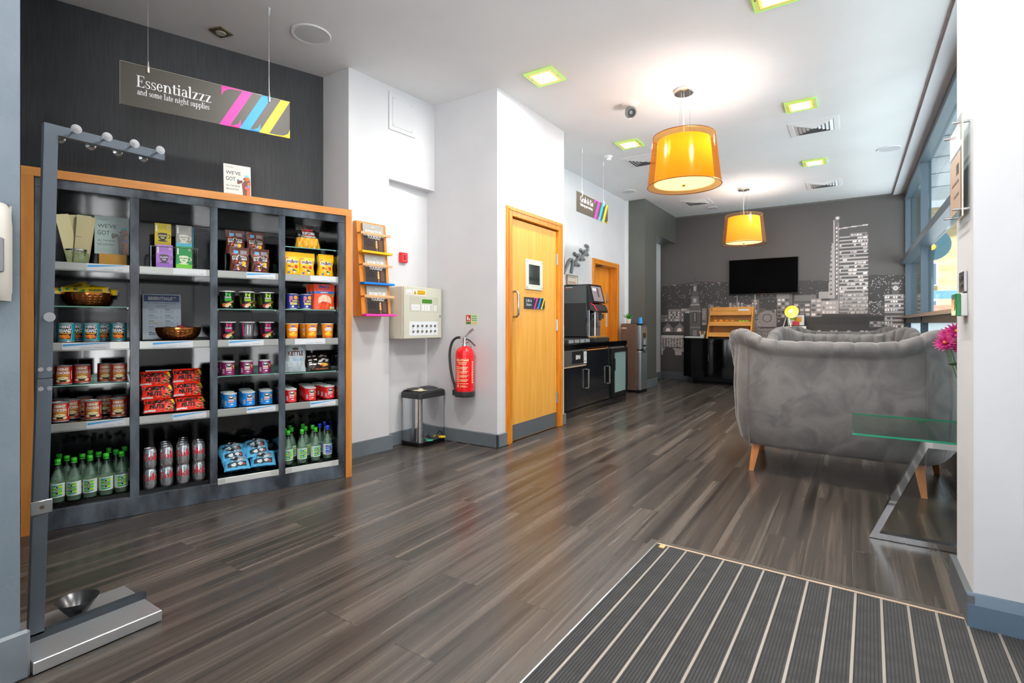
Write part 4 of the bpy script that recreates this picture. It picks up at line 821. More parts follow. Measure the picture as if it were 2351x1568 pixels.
b = MB(); b.box(.02, .745, dpt, dpt+.018, .60, .775, M('#8d8d8a', .35, .9), .003); b.box(.34, .64, dpt-.004, dpt, .615, .765, STEEL, .003); b.box(.35, .63, dpt-.006, dpt-.004, .622, .758, M('#17181a', .3)); p = Pr(); p.text('BIN', .50, .668, .05, WT, 1, w=.11, bold=.02); p.rect(.655, .735, .61, .75, M('#c9ccd0', .5), 1)
p.rect(.665, .725, .64, .644, INK, 1.6); p.rect(.665, .725, .63, .634, INK, 1.6); p.ell(.695, .70, .018, .035, M('#9aa0a6', .5), 1.6); p.put(b, flat(.0006, dpt-.0063)); b.build('bin_flap', t)
b = MB(); b.box(.02, .74, dpt-.001, dpt+.012, .58, .596, M('#a8927c', .5)); b.box(.76, 1.42, dpt-.001, dpt+.012, .757, .768, M('#c08040', .5)); o = b.build('edging_painted_reflection', t)  # orange strip under the worktop is a reflection put in as colour
# undercounter fridge
t = thing('bottle_fridge', 'glass-fronted black undercounter fridge at the far end of the counter', 'fridge', (GX, 6.43, 0), PI/2)
b = MB(); b.box(0, .57, -.10, -.07, .10, .77, BLK); b.box(0, .02, -.50, -.07, .10, .77, ALU); b.box(.55, .57, -.50, -.07, .10, .77, BLK); b.box(0, .57, -.50, -.07, .09, .11, BLK); b.box(0, .57, -.50, -.07, .75, .77, ALU); b.build('cabinet', t)
b = MB()
for q in ((.02, .09, .11, .75), (.52, .565, .11, .75), (.09, .52, .11, .16), (.09, .52, .70, .75)): b.box(q[0], q[1], -.545, -.505, q[2], q[3], BLK, .003)
f = b.build('door_frame', t); MB().box(.09, .52, -.53, -.525, .16, .70, M('#8fa9a4', .08, .1)).build('door_glass', f)
MB().tube([(.055, -.545, .62), (.055, -.565, .62), (.055, -.565, .46), (.055, -.545, .46)], .006, BLK, 6).build('handle', f)
for k in range(3): MB().box(.03, .54, -.48, -.1, .26+.14*k, .265+.14*k, ALU).build('wire_shelf', t)
# cup holders on the counter
t = thing('condiment_tray', 'dark condiment tray with clear compartments on the counter', 'tray', (-2.90, 5.35, .845), PI/2)
MB().box(0, .62, -.16, .05, 0, .05, M('#3a3c3f', .2), .004).build('tray', t)
for k in range(4): MB().box(.03+.15*k, .15+.15*k, -.165, -.16, .005, .045, M('#a9adb2', .2, .4), .002).build('label_holder', t)
# coffee machine
t = thing('coffee_machine', 'tall black bean-to-cup coffee machine with tilted touch screen', 'coffee machine', (GX+.03, 6.02, .845), PI/2)
b = MB(); b.box(0, .42, -.34, 0, .06, .74, BLKG, .012); b.build('body', t)
b = MB(); b.box(-.01, .43, -.47, 0, 0, .055, M('#26282b', .3), .006); b.build('base_plinth', t)
b = MB(); b.add([(0.02, -.34, .50), (.40, -.34, .50), (.40, -.42, .50), (.02, -.42, .50), (.02, -.34, .74), (.40, -.34, .74), (.40, -.36, .74), (.02, -.36, .74)], [(0, 1, 2, 3)[::-1], (4, 5, 6, 7)[::-1], (3, 2, 6, 7), (0, 3, 7, 4), (2, 1, 5, 6), (1, 0, 4, 5)], BLKG); s_ = b.build('screen_housing', t)
a = math.atan2(.06, .24)
b = MB(); T = tr(0, -.4215, .50) @ Matrix.Rotation(-a, 4, 'X'); b.box(.06, .36, -.003, 0, .025, .225, M('#7e7478', .15, em=.25), .001, T=T); b.box(.08, .2, -.004, -.003, .16, .2, M('#b8b4ba', .3, em=.2), T=T); b.box(.2, .26, -.004, -.003, .08, .2, M('#5a4c4c', .3), T=T); b.build('touch_screen', s_)
b = MB(); n = 10
pr = [(-.34, .50), (-.425, .485), (-.455, .45), (-.47, .40), (-.465, .375), (-.40, .40), (-.36, .41), (-.34, .41)]
b.add([(x, y, z) for x in (.05, .37) for y, z in pr], [tuple(range(8))[::-1], tuple(range(8, 16))]+[(i, (i+1) % 8, 8+(i+1) % 8, 8+i) for i in range(8)], M('#3a3030', .15, coat=.3)); b.build('spout_cover', t)
b = MB(); b.tube([(.05, -.36, .505), (.048, -.42, .47), (.048, -.46, .40)], .006, M('#e01828', .3, em=.3), 6); b.tube([(.372, -.36, .505), (.372, -.42, .47), (.372, -.46, .40)], .006, M('#e01828', .3), 6); b.build('red_trim', t)
b = MB(); b.box(.04, .38, -.36, -.34, .06, .41, CHROME, .002); b.build('chrome_back_panel', t)
b = MB(); b.tube([(.12, -.40, .40), (.12, -.40, .08)], .008, STEEL, 8); b.tube([(.3, -.43, .36), (.3, -.43, .30)], .014, BLK, 8); b.tube([(.21, -.43, .38), (.21, -.43, .28)], .02, BLK, 10); b.build('nozzle', t)
MB().box(.05, .37, -.46, -.35, .055, .075, M('#b98a4a', .3, .6), .003).build('drip_tray', t)
b = MB(); b.box(-.002, 0, -.33, -.02, .50, .72, M('#4a4d4d', .3)); b.box(-.003, -.002, -.14, -.04, .70, .705, WT); b.box(-.003, -.002, -.14, -.04, .685, .69, M('#a03030', .5)); b.build('side_panel', t)
# framed print on the wall behind the machine
b = MB(); b.box(0, .33, -.02, 0, 0, .15, M('#8a8272', .5), .003); b.box(.02, .31, -.022, -.02, .02, .13, M('#cfc4b4', .5)); b.box(.04, .25, -.023, -.022, .03, .06, M('#b09080', .5)); b.box(.0, .24, -.024, -.02, .115, .12, INK)
tag(b.build('wall_plaque', None, (GX, 6.16, 1.59), PI/2), 'beige framed plaque on the wall just above the coffee machine', 'plaque')
# socket and note beside the oak door
b = MB(); b.box(0, .035, -.006, 0, 0, .14, M('#dfe0e0', .4), .002); tag(b.build('wall_socket', None, (DX+.0, 4.912, .93), PI/2), 'narrow white wall plate on the pier between oak door and counter', 'wall plate')
# water cooler
t = thing('water_cooler', 'tall water cooler with bronze side, silver front and black dispensing slot', 'water cooler', (-3.07, 7.83, 0), PI/2)
BRZ = noisy('bronze_plastic', '#5c4a3e', '#66524a', nscale=2, rough=.3)
b = MB(); b.box(0, .32, -.265, 0, .03, 1.075, BRZ, .012); b.build('body', t)
b = MB(); b.box(0, .32, -.33, -.26, .03, .66, M('#a9adb0', .3, .8), .02); b.box(0, .32, -.33, -.26, .665, 1.055, M('#aaaeb2', .3, .8), .02); b.build('front_panel', t)
b = MB(); b.box(.10, .22, -.338, -.32, .62, .93, BLKG, .006); b.box(.13, .19, -.36, -.335, .72, .745, BLK, .004); b.build('dispensing_slot', t)
MB().box(.01, .31, -.32, -.01, 0, .035, BLK).build('foot', t); MB().box(-.002, 0, -.10, -.02, 1.0, 1.02, M('#d6b8a8', .5)).build('sticker', t)
MB().box(.02, .30, -.325, -.02, 1.072, 1.082, BLK, .003).build('top_lid', t)
t = thing('blue_cups', 'stack of bright blue plastic cups on top of the water cooler', 'cups', (-2.80, 7.99, 1.082), 0)
for k in range(3): MB().lathe([(.032, 0), (.024, .075), (.0, .075)], M('#1f8fe8', .25), 20, T=tr(0, 0, .012*k), cap=False).build('cup', t)
t = thing('potted_plant', 'small green succulent in a white ribbed pot on the water cooler', 'plant', (-2.975, 7.94, 1.082), 0)
MB().lathe([(.030, 0), (.038, .06), (.041, .06), (.041, .072), (.037, .072), (.034, .066), (0, .066)], M('#dcd8cc', .5), 24, cap=False).build('pot', t)
b = MB()
for k in range(26):
    a = k*2.4; tl = .25+.75*(k/26); L_ = .075+.035*random.random(); ca, sa = math.cos(a), math.sin(a)
    P0 = Vector((0, 0, .068)); dr = Vector((ca*math.sin(tl*1.25), sa*math.sin(tl*1.25), math.cos(tl*1.25)))*L_*1.25; sd = Vector((-sa, ca, 0))*.011
    m1 = P0+dr*.55; b.add([P0, m1+sd, P0+dr, m1-sd, m1+Vector((0, 0, .006))], [(0, 1, 4), (1, 2, 4), (2, 3, 4), (3, 0, 4), (0, 3, 2, 1)], M('#3f9a2c' if k % 3 else '#2f7f24', .4))
b.build('leaves', t)

# ---------------------------------------------------------------- lounge end: tv, sideboard, bread stand
t = thing('wall_tv', 'flat black television mounted on the skyline mural', 'television', (-1.314, 10.10, 1.915), 0)
MB().box(-.555, .555, -.03, .01, -.315, .315, M('#101012', .3), .004).build('casing', t); MB().box(-.548, .548, -.0325, -.03, -.303, .308, M('#020203', .3, ior=1.08)).build('screen', t)
MB().box(-.2, .2, .01, .042, -.15, .15, BLK).build('wall_mount', t); MB().box(-.025, .025, -.033, -.0305, -.313, -.306, M('#b02028', .4)).build('badge', t)
t = thing('sideboard', 'bow-fronted black gloss sideboard against the mural wall', 'sideboard', (-1.58, 10.12, 0), 0)
def bow(x, hw=.98): return -.50-.10*(1-(x/hw)**2)
hw = .98; xs = [-hw+2*hw*i/32 for i in range(33)]
pts = [(-hw, 0)]+[(x, bow(x)) for x in xs]+[(hw, 0)]
MB().prism(pts, .13, .80, BLKG).build('carcass', t)
MB().prism([(-hw-.01, 0)]+[(x*1.01, bow(x)-.015) for x in xs]+[(hw+.01, 0)], .80, .82, M('#141416', .12)).build('top', t)
for k in range(4):
    a, c = -hw+.02+.485*k, -hw+.02+.485*(k+1)-.01; seg = [a+(c-a)*i/8 for i in range(9)]
    d_ = MB().prism([(x, bow(x)-.008) for x in seg]+[(x, bow(x)+.004) for x in seg[::-1]], .15, .785, BLKG).build('door', t)
    MB().box(c-.04, c-.03, bow(c)-.03, bow(c)-.008, .42, .54, CHROME, .002).build('handle', d_)
for x, y in ((-.85, -.45), (.85, -.45), (-.85, -.08), (.85, -.08)): MB().box(x-.02, x+.02, y-.02, y+.02, 0, .13, BLK).build('leg', t)
# bread stand
t = thing('bread_stand', 'beech three-tier slanted display stand on the sideboard', 'display stand', (-1.80, 9.86, .82), 0)
for sx in (-.365, .365):
    b = MB(); x0, x1 = (sx, sx+.02) if sx < 0 else (sx-.02, sx)
    b.add([(x, y, z) for x in (x0, x1) for y, z in ((.18, 0), (-.22, 0), (-.22, .05), (.08, .56), (.18, .56))], [(0, 1, 2, 3, 4), (5, 9, 8, 7, 6), (0, 5, 6, 1), (1, 6, 7, 2), (2, 7, 8, 3), (3, 8, 9, 4), (4, 9, 5, 0)], BEECH); b.build('side_panel', t)
TZ = ((-.20, .03), (-.11, .22), (-.02, .41))
for y, z in TZ:
    b = MB(); b.box(-.345, .345, y-.01, .16, z, z+.015, BEECH); b.box(-.345, .345, y-.02, y-.005, z, z+.075, BEECH, .002); b.build('shelf', t)
MB().box(-.345, .345, .155, .17, 0, .56, BEECH).build('back_panel', t)
CX_, CY_, CZ_ = -1.80, 9.86, .82
BASK = noisy('black_wicker', '#0c0b0b', '#2b2622', nscale=60, rough=.7, bump=.6)
def basket(x, y, z, w, d, label):
    t = thing('basket', label, 'basket', (CX_+x, CY_+y, CZ_+z), 0, 'black wicker baskets on the stand')
    b = MB(); loft(b, [[(sx*w/2*.85, sy*d/2*.85, 0) for sx, sy in ((-1, -1), (1, -1), (1, 1), (-1, 1))], [(sx*w/2, sy*d/2, .055) for sx, sy in ((-1, -1), (1, -1), (1, 1), (-1, 1))]], BASK, False, False); b.box(-w/2*.85, w/2*.85, -d/2*.85, d/2*.85, 0, .006, BASK); b.build('woven_sides', t)
    b = MB(); b.tube([(sx*w/2, sy*d/2, .057) for sx, sy in ((-1, -1), (0, -1), (1, -1), (1, 0), (1, 1), (0, 1), (-1, 1), (-1, 0))], .006, BASK, 6, closed=True); b.build('rim', t)
basket(-.12, .055, .426, .42, .15, 'black basket on the top tier of the beech stand')
basket(-.10, -.01, .236, .42, .20, 'black basket of oranges on the middle tier of the beech stand'); basket(.22, -.01, .236, .18, .20, 'small black basket of green apples on the middle tier')
basket(-.10, -.09, .046, .42, .18, 'long black basket on the bottom tier of the beech stand'); basket(.22, -.09, .046, .2, .18, 'small black basket of red fruit on the bottom tier')
def fruit(x, y, z, c, nm, lb, g, r=.034):
    b = MB(); b.ball((0, 0, 0), r, M(c, .4), 14, .92); b.tube([(0, 0, r*.85), (.002, 0, r*1.05)], .003, M('#5a4020', .6), 5); tag(b.build(nm, None, (CX_+x, CY_+y, CZ_+z)), lb, nm, g)
pos = ['leftmost', 'second from left', 'second from right', 'rightmost']
for i in range(4): fruit(-.25+.095*i, -.05, .30, '#e88a1a', 'orange', pos[i]+' orange in the middle basket of the beech stand', 'oranges on the stand', .038)
for i in range(3): fruit(.165+.055*i, -.05, .293, '#9ac81e', 'apple', ['left', 'middle', 'right'][i]+' green apple on the beech stand', 'green apples on the stand', .03)
fruit(.20, -.13, .10, '#e8501e', 'orange', 'left red-orange fruit on the bottom tier of the beech stand', 'fruit on the bottom tier', .03); fruit(.26, -.13, .10, '#e0481e', 'orange', 'right red-orange fruit on the bottom tier of the beech stand', 'fruit on the bottom tier', .03)
b = MB(); b.box(-.09, .09, -.001, .001, 0, .03, PAPER); tag(b.build('price_card', None, (CX_+.22, CY_+.0-.045, CZ_+.487)), 'small white card on the top tier of the beech stand', 'card')
t = thing('cutlery_pot', 'small jar of wooden stirrers on the sideboard beside the stand', 'jar', (-2.27, 9.78, .82), 0)
MB().lathe([(.035, 0), (.038, .06), (.036, .06), (.033, .005), (0, .005)], M('#c9bfae', .4), 16, cap=False).build('pot', t)
b = MB()
for k in range(9): a = k*.7; b.box(-.006, .006, -.001, .001, .01, .13, M('#d8bc94', .6), T=tr(.015*math.cos(a), .015*math.sin(a), 0) @ Matrix.Rotation(.3*math.cos(a), 4, 'Y') @ Matrix.Rotation(a, 4, 'Z'))
b.build('stirrers', t)
b = MB(); b.box(-.17, .17, -.1, .1, 0, .025, M('#cdd0d4', .4), .004); tag(b.build('paper_stack', None, (-2.40, 9.82, .82)), 'low pale stack of napkins at the left end of the sideboard', 'napkins')
# desk lamp and frames
t = thing('desk_lamp', 'yellow-lit dome lamp on thin tripod legs beside the framed pictures', 'lamp', (-.84, 9.74, .82), 0)
b = MB(); 
for q in ((-.17, -.02, 0), (.06, -.06, 0), (-.02, .10, 0)): b.tube([(q[0], q[1], q[2]), (-.06, 0, .42)], .007, M('#d6d8da', .3, .4), 8)
b.build('legs', t)
T = tr(.01, -.05, .46) @ Vector((.30, -.85, -.30)).to_track_quat('-Z', 'Y').to_matrix().to_4x4()
b = MB(); b.lathe([(.0, .10), (.02, .10), (.05, .088), (.08, .06), (.10, .02), (.105, -.01)], M('#c9a476', .4), 28, T=T, cap=False); b.build('dome', t)
b = MB(); b.lathe([(.0, .092), (.05, .08), (.078, .052), (.098, .012), (.103, -.01)], M('#ffb83a', .5, em=.45, emc='#ff9c18'), 28, T=T, cap=False); b.ball((0, 0, .03), .03, M('#fff2c0', .5, em=4), 10, T=T); b.build('lit_lining', t)
ld = D.lights.new('desk_bulb', 'POINT'); ld.energy = 4; ld.color = (1, .75, .4); ld.shadow_soft_size = .04; lo = D.objects.new('desk_bulb', ld); COL.objects.link(lo); lo.parent = t; lo.location = (.06, -.06, .42)
def frame(nm, x, y, z, w, h, cols, label, tilt=-.12):
    b = MB(); F = M('#161618', .3)
    b.box(-w/2, w/2, 0, .02, 0, h, F, .003); b.box(-w/2+.018, w/2-.018, -.001, 0, .018, h-.018, PAPER)
    for q in cols: b.box(q[0], q[1], -.002, -.001, q[2], q[3], M(q[4], .5))
    o = b.build(nm, None, (x, y, z)); o.rotation_euler = (tilt, 0, 0); tag(o, label, 'picture frame')
frame('framed_picture', -.79, 10.06, .92, .27, .33, ((-.1, .1, .03, .12, '#e8b0b0'), (-.06, .05, .12, .2, '#e03a4a'), (-.03, .08, .19, .27, '#e8a02a'), (-.09, .0, .22, .26, '#9ac03a')), 'upper black frame with a bright colourful print by the lamp', -.05)
frame('framed_picture', -.79, 9.98, .821, .34, .235, ((-.12, .12, .05, .06, '#8a8a6a'), (-.12, .12, .1, .11, '#8a8a6a'), (-.05, .05, .13, .19, '#b8b49a')), 'lower black frame with a pale certificate, in front of the colourful print', -.12)
b = MB(); b.box(-.12, .12, -.05, .05, 0, .10, M('#2a2a2c', .4), .004); tag(b.build('picture_stand_box', None, (-.79, 10.06, .82)), 'dark box behind the pale certificate on the sideboard', 'box')
# ---------------------------------------------------------------- sofas
def velvet(name, a, c):
    m = noisy(name, a, c, nscale=5, rough=.75, bump=.1, bscale=220, detail=4, lo=.38, hi=.62, sheen=.35, dist=1.2); return m
VEL = velvet('grey_taupe_velvet', '#5f5b5a', '#75706d'); VELP = velvet('dark_velvet_piping', '#5f5b58', '#6d6966')
def sofa(label, loc, rz):
    t = thing('tub_sofa', label, 'sofa', loc, rz, 'grey velvet tub sofas')
    ctrl = [(-.68, .80), (-.66, .62), (-.625, .42), (-.59, .24), (-.535, .10), (-.43, .025), (-.26, -.005), (0, -.015)]
    ctrl = [(x*1.05, y) for x, y in ctrl]; ctrl = ctrl+[(-x, y) for x, y in ctrl[:-1][::-1]]
    P = smooth_path([(x, y, 0) for x, y in ctrl], 20); n = len(P)
    L_ = [0]
    for i in range(1, n): L_.append(L_[-1]+(P[i]-P[i-1]).length)
    tot = L_[-1]; nr = []
    for i in range(n):
        d_ = (P[min(i+1, n-1)]-P[max(i-1, 0)]).normalized(); nr.append(Vector((d_.y, -d_.x, 0)))
    def top(i):
        y = P[i].y; x = abs(P[i].x); k = abs(L_[i]/tot-.5)*2     # 0 back centre .. 1 arm front
        pk = math.exp(-((k-.46)/.13)**2); arm = max(0, (k-.62)/.38)
        return .957+.085*pk-.33*min(1, arm)**1.0*(1 if k > .62 else 0)
    prof = [(-.14, .235, 0), (-.06, .205, 0), (-.02, .20, 0), (.0, .225, 0), (.012, .32, .1), (.010, .5, .4), (.0, .66, .75), (-.004, -.115, 1), (.002, -.100, 1), (.028, -.082, 1), (.042, -.055, 1), (.043, -.03, 1), (.028, -.006, 1), (.0, .006, 1), (-.035, .0, 1), (-.062, -.022, 1), (-.075, -.06, 1), (-.082, -.12, 1), (-.10, -.30, 1)]
    rings = []
    for i in range(n):
        h = top(i); r_ = []; k = abs(L_[i]/tot-.5)*2; ple = L_[i]/.112; pl = abs(math.sin(PI*ple))
        for j, (o, z, m_) in enumerate(prof):
            zz = z if j < 4 else (h+z if j >= 7 else .2+(h-.115-.2)*(z-.2)/(.66-.2)*.92)
            oo = o+(.035*max(0, 1-abs(zz-.55)/.6) if 3 < j < 9 else 0)*(.6)
            if 9 <= j <= 15: g = -.015*(1-pl)**5; oo += g; zz += g*.9
            if j > 13: gz = abs(math.sin(PI*(zz/.13+.5*(int(ple) % 2)))); oo -= .036*(1-(1-pl)**1.6*.9-(1-gz)**2*.3)-.02
            fl = .05*(zz-.2) if k > .5 else .02*(zz-.2)
            q = P[i]+nr[i]*(oo+fl); r_.append((q.x, q.y, zz if zz > .2 else zz))
        rings.append(r_)
    b = MB(); m = len(prof); vs = [p for r_ in rings for p in r_]
    b.add(vs, [(i*m+j, (i+1)*m+j, (i+1)*m+j+1, i*m+j+1) for i in range(n-1) for j in range(m-1)], VEL, True)
    for i in (0, n-1):
        f = tuple(range(m)); b.add(rings[i], [f if i else f[::-1]], VEL, False)
    b.build('shell', t)
    # seat base, cushion, front rail
    b = MB(); b.box(-.56, .56, .10, .80, .21, .36, VEL, .03); b.build('seat_base', t)
    b = MB(); b.box(-.55, .55, .09, .84, .35, .47, VEL, .045); b.build('seat_cushion', t)
    pp = [P[i]+nr[i]*.012+Vector((0, 0, top(i)-.10)) for i in range(24, n-24)]
    MB().tube(pp, .005, VELP, 6).build('piping', t)
    for s in (-1, 1):
        q = min(range(n), key=lambda i: abs(P[i].x-s*.50)+(abs(P[i].y) > .15)*9); h = top(q)
        b = MB(); st = []
        for j in range(13):
            z = .21+(h-.11-.21)*j/12; zz = (z-.2)/(h-.315) ; o = .012+.035*max(0, 1-abs(z-.55)/.6)*.6+.02*(z-.2)
            st.append(P[q]+nr[q]*(o-.001)+Vector((0, 0, z)))
        b.tube(st, .005, VELP, 6); b.build('seam', t)
    for x, y, dx, dy in ((-.47, .13, -.03, -.06), (.47, .13, .03, -.06), (-.55, .74, -.03, .04), (.55, .74, .03, .04)):
        b = MB(); vs = []
        for z, r_, k in ((.235, .030, 0), (.12, .024, .45), (0, .016, 1)):
            vs += [(x+dx*k+sx*r_, y+dy*k+sy*r_, z) for sx, sy in ((-1, -1), (1, -1), (1, 1), (-1, 1))]
        b.add(vs, [(3, 2, 1, 0), (8, 9, 10, 11)]+[(a*4+i, (a+1)*4+i, (a+1)*4+(i+1) % 4, a*4+(i+1) % 4) for a in range(2) for i in range(4)], LEGW); b.build('leg', t)
    # deep buttons on the inner back
    b = MB()
    for i in range(n):
        pass
    return t
s1 = sofa('nearest grey velvet tub sofa, seen from behind with wooden legs', (-.125, 4.07, 0), math.radians(-4.5))
def sof2(label, loc, rz): return dup(s1, loc, rz, label)
sof2('middle grey velvet sofa, buttoned back facing the nearest sofa', (-.10, 6.95, 0), PI)
sof2('farthest grey velvet sofa, only its buttoned back top visible near the mural', (-.13, 9.15, 0), PI)
# glass side table in front
t = thing('glass_side_table', 'green-edged glass side table on angled chrome legs beside the sofa', 'side table', (.30, 3.54, 0), 0)
b = MB(); b.box(-.295, .29, -.355, .355, .512, .522, GREENG); e = GEDGE; x0, x1, y0, y1 = -.295, .29, -.355, .355
for q in ((x0, x1, y0-.0008, y0), (x0, x1, y1, y1+.0008), (x0-.0008, x0, y0, y1), (x1, x1+.0008, y0, y1)): b.box(q[0], q[1], q[2], q[3], .512, .522, e)
b.build('glass_top', t)
def flatbar(mb, P, w, th, m):
    # mitred flat bar following a zigzag in the x-z plane; w = depth in y
    y = P[0][1]; Q = [Vector((p[0], p[2])) for p in P]; L, R = [], []
    for i, q in enumerate(Q):
        d0 = (q-Q[i-1]).normalized() if i else (Q[1]-q).normalized(); d1 = (Q[i+1]-q).normalized() if i < len(Q)-1 else d0
        n0, n1 = Vector((-d0.y, d0.x)), Vector((-d1.y, d1.x)); mm_ = (n0+n1).normalized(); k = min(3.2, 1/max(.2, mm_.dot(n0)))*th/2
        L.append(q+mm_*k); R.append(q-mm_*k)
    for i in range(len(Q)-1):
        vs = [(v.x, yy, v.y) for yy in (y-w/2, y+w/2) for v in (L[i], L[i+1], R[i+1], R[i])]
        fs = [(0, 1, 2, 3), (7, 6, 5, 4), (0, 4, 5, 1), (2, 6, 7, 3)]+([(0, 3, 7, 4)] if i == 0 else [])+([(1, 5, 6, 2)] if i == len(Q)-2 else [])
        mb.add(vs, fs, m)
y = -.33; b = MB(); flatbar(b, [(.28, y, .0165), (-.205, y, .0165), (.0, y, .497), (.18, y, .497)], .045, .028, CHROME); b.box(.26, .29, -.33, .33, .002, .03, CHROME); b.build('chrome_frame', t)
b = MB(); b.box(.02, .06, -.33, .33, .484, .510, CHROME, .002); b.build('cross_bar', t)
t = thing('flower_vase', 'magenta chrysanthemums in a vase on the glass side table', 'flowers', (.50, 3.50, .522), 0)
MB().lathe([(.035, 0), (.045, .05), (.035, .14), (.025, .20), (.03, .22), (.022, .2), (.03, .05), (0, .01)], BOTG, 20, cap=False).build('vase', t)
b = MB(); stems = [(-.10, -.08, .46), (-.06, -.11, .52), (-.03, -.06, .44), (.03, -.04, .53), (-.08, -.02, .50)]
for x, y, z in stems: b.tube(smooth_path([(0, 0, .02), (x*.25, y*.25, .2), (x, y, z-.02)], 4), .003, M('#4a7a36', .5), 5)
b.ball((-.07, -.09, .36), .02, M('#2e4a26', .5), 8, .6); b.build('stems', t)
for k, (x, y, z) in enumerate(stems):
    b = MB(); c = Vector((x, y, z)); ax = Vector((x*3, y*3-.4, .5)).normalized()
    e1 = ax.cross(Vector((0, 0, 1))).normalized(); e2 = ax.cross(e1)
    for rg, (nn, el, rr) in enumerate(((16, .05, .055), (14, .45, .05), (10, .9, .035))):
        for i in range(nn):
            a = 2*PI*i/nn+rg*.2; d_ = (e1*math.cos(a)+e2*math.sin(a))*math.cos(el)+ax*math.sin(el); sd = (e1*-math.sin(a)+e2*math.cos(a))*.006
            m1 = c+d_*rr*.6; b.add([c, m1+sd, c+d_*rr+ax*.004, m1-sd], [(0, 1, 2, 3)], M('#a01460' if (i+rg) % 2 else '#b8246e', .5))
    b.ball(c+ax*.008, .010, M('#c86a3a', .6), 8); b.build('bloom', t)
# far coffee table between the sofas: chrome floor loop
t = thing('lounge_side_table', 'low glass table between sofas, only its chrome floor loop visible', 'side table', (-1.18, 8.93, 0), 0)
b = MB(); b.tube([(-.30, -.14, .012), (.25, -.14, .012), (.25, .14, .012), (-.30, .14, .012)], .013, M('#e2d8cc', .2, .8), 4, False, closed=True)
b.tube([(.25, -.14, .012), (.05, -.14, .50)], .013, CHROME, 4, False); b.tube([(.25, .14, .012), (.05, .14, .50)], .013, CHROME, 4, False); b.build('chrome_frame', t)
MB().box(-.3, .3, -.2, .2, .50, .51, GREENG).build('glass_top', t)
# ---------------------------------------------------------------- snack shelving unit
t = thing('shelving_unit', 'built-in black gloss shelving unit with cherry wood surround full of snacks', 'shelving unit', SH(0, 0, 0), SR)
CH2 = noisy('cherry_wood_trim_upright', '#b87432', '#c9853f', scale=(8, 8, 1), nscale=3, rough=.4, dist=.4)
b = MB(); b.box(-.09, 1.622, -.012, .46, 1.842, 1.888, CHERRY, .001); b.box(-.09, -.042, -.012, .46, 0, 1.842, CH2); b.box(1.580, 1.622, -.012, .46, 0, 1.842, CH2); b.build('wood_surround', t)
DIVS = [(-.04, .008), (.356, .399), (.748, .789), (1.140, 1.180), (1.531, 1.578)]; BAYS = [(.008, .356), (.399, .748), (.789, 1.140), (1.180, 1.531)]
b = MB(); b.box(-.04, 1.578, .0, .03, 1.792, 1.842, GLOSSE, .002); b.box(-.04, 1.578, .0, .03, .0, .105, GLOSSE, .002)
for a, c in DIVS: b.box(a, c, 0, .028, .105, 1.792, GLOSSE, .002)
b.build('face_frame', t)
b = MB(); b.box(-.04, 1.578, .43, .45, 0, 1.84, GLOSS); b.box(-.04, 1.578, .03, .43, 1.80, 1.84, GLOSS)
for a, c in DIVS: b.box(a+.002, c-.002, .028, .43, 0, 1.80, GLOSS)
b.box(.0, 1.56, .03, .43, .09, .128, GLOSS); b.build('carcass', t)
LIPS = {0: (.555, .983, 1.411), 1: (.555, .983, 1.411), 2: (.555, .983, 1.411), 3: (.555, .983, 1.411)}
GLS = {0: (.752, 1.178), 1: (), 2: (.757, 1.176), 3: (.752, 1.180, 1.600)}
LAB = [(.03, .25, .04), (.07, .30, .03), (.12, .34, .05), (.05, .27, .05)]
BL2 = M('#3f9ad2', .4); TXg = M('#8a8a8c', .5)
for i, (a, c) in enumerate(BAYS):
    for z in LIPS[i]:
        s = MB().box(a, c, .018, .43, z-.03, z-.004, GLOSS).build('shelf', t)
        b = MB(); b.box(a, c, .004, .016, z-.041, z, LIPM, .002); b.box(a, c, .002, .016, z-.046, z-.040, M('#8c8e8c', .3, .6)); b.build('label_rail', s)
        l0 = a+.06+.05*((i*3+int(z*10)) % 3); l1 = min(c-.02, l0+.20); b = MB(); b.box(l0, l1, .0015, .004, z-.039, z-.002, M('#dcdee2', .4)); p = Pr()
        if not (i in (1, 3) and z > 1.4 or (i == 3 and z < 1.1 and z > .9)): p.poly([(l0+.003, z-.010), (l0+.003, z-.022), (l1-.003, z-.006), (l1-.003, z-.004)], BL2, 1)
        p.rect(l0+.07, l0+.12, z-.0325, z-.0305, TXg, 1); p.rect(l0+.13, min(l0+.18, l1-.01), z-.031, z-.029, TXg, 1); p.put(b, flat(.0002, .0014)); b.build('price_strip', s)
    for z in GLS[i]:
        g = MB(); g.box(a+.002, c-.002, .04, .42, z-.006, z, SHELFG); g.box(a+.002, c-.002, .0392, .040, z-.006, z, M('#6f9f90', .1, em=0)); 
        for x in (a+.006, c-.012): g.box(x, x+.006, .05, .065, z-.012, z-.006, STEEL)
        g.build('glass_shelf', t)
for i in (2, 3):
    a, c = BAYS[i]; b = MB(); b.box(a, c, -.003, .004, .092, .131, M('#c9cbc8', .3, .3), .002); b.box(a+.04, c-.05, -.004, -.003, .098, .127, M('#d6d7d6', .4)); b.build('bottom_rail', t)
def place(o, s, d, z, rz=0): o.location = SH(s, d, z); o.rotation_euler[2] = SR+rz; return o
def PT(name, label, cat, s, d, z, group=None, rz=0, rx=0): return thing(name, label, cat, SH(s, d, z), SR+rz, group, rx)
TIN = M('#d6d7d9', .25, .6)
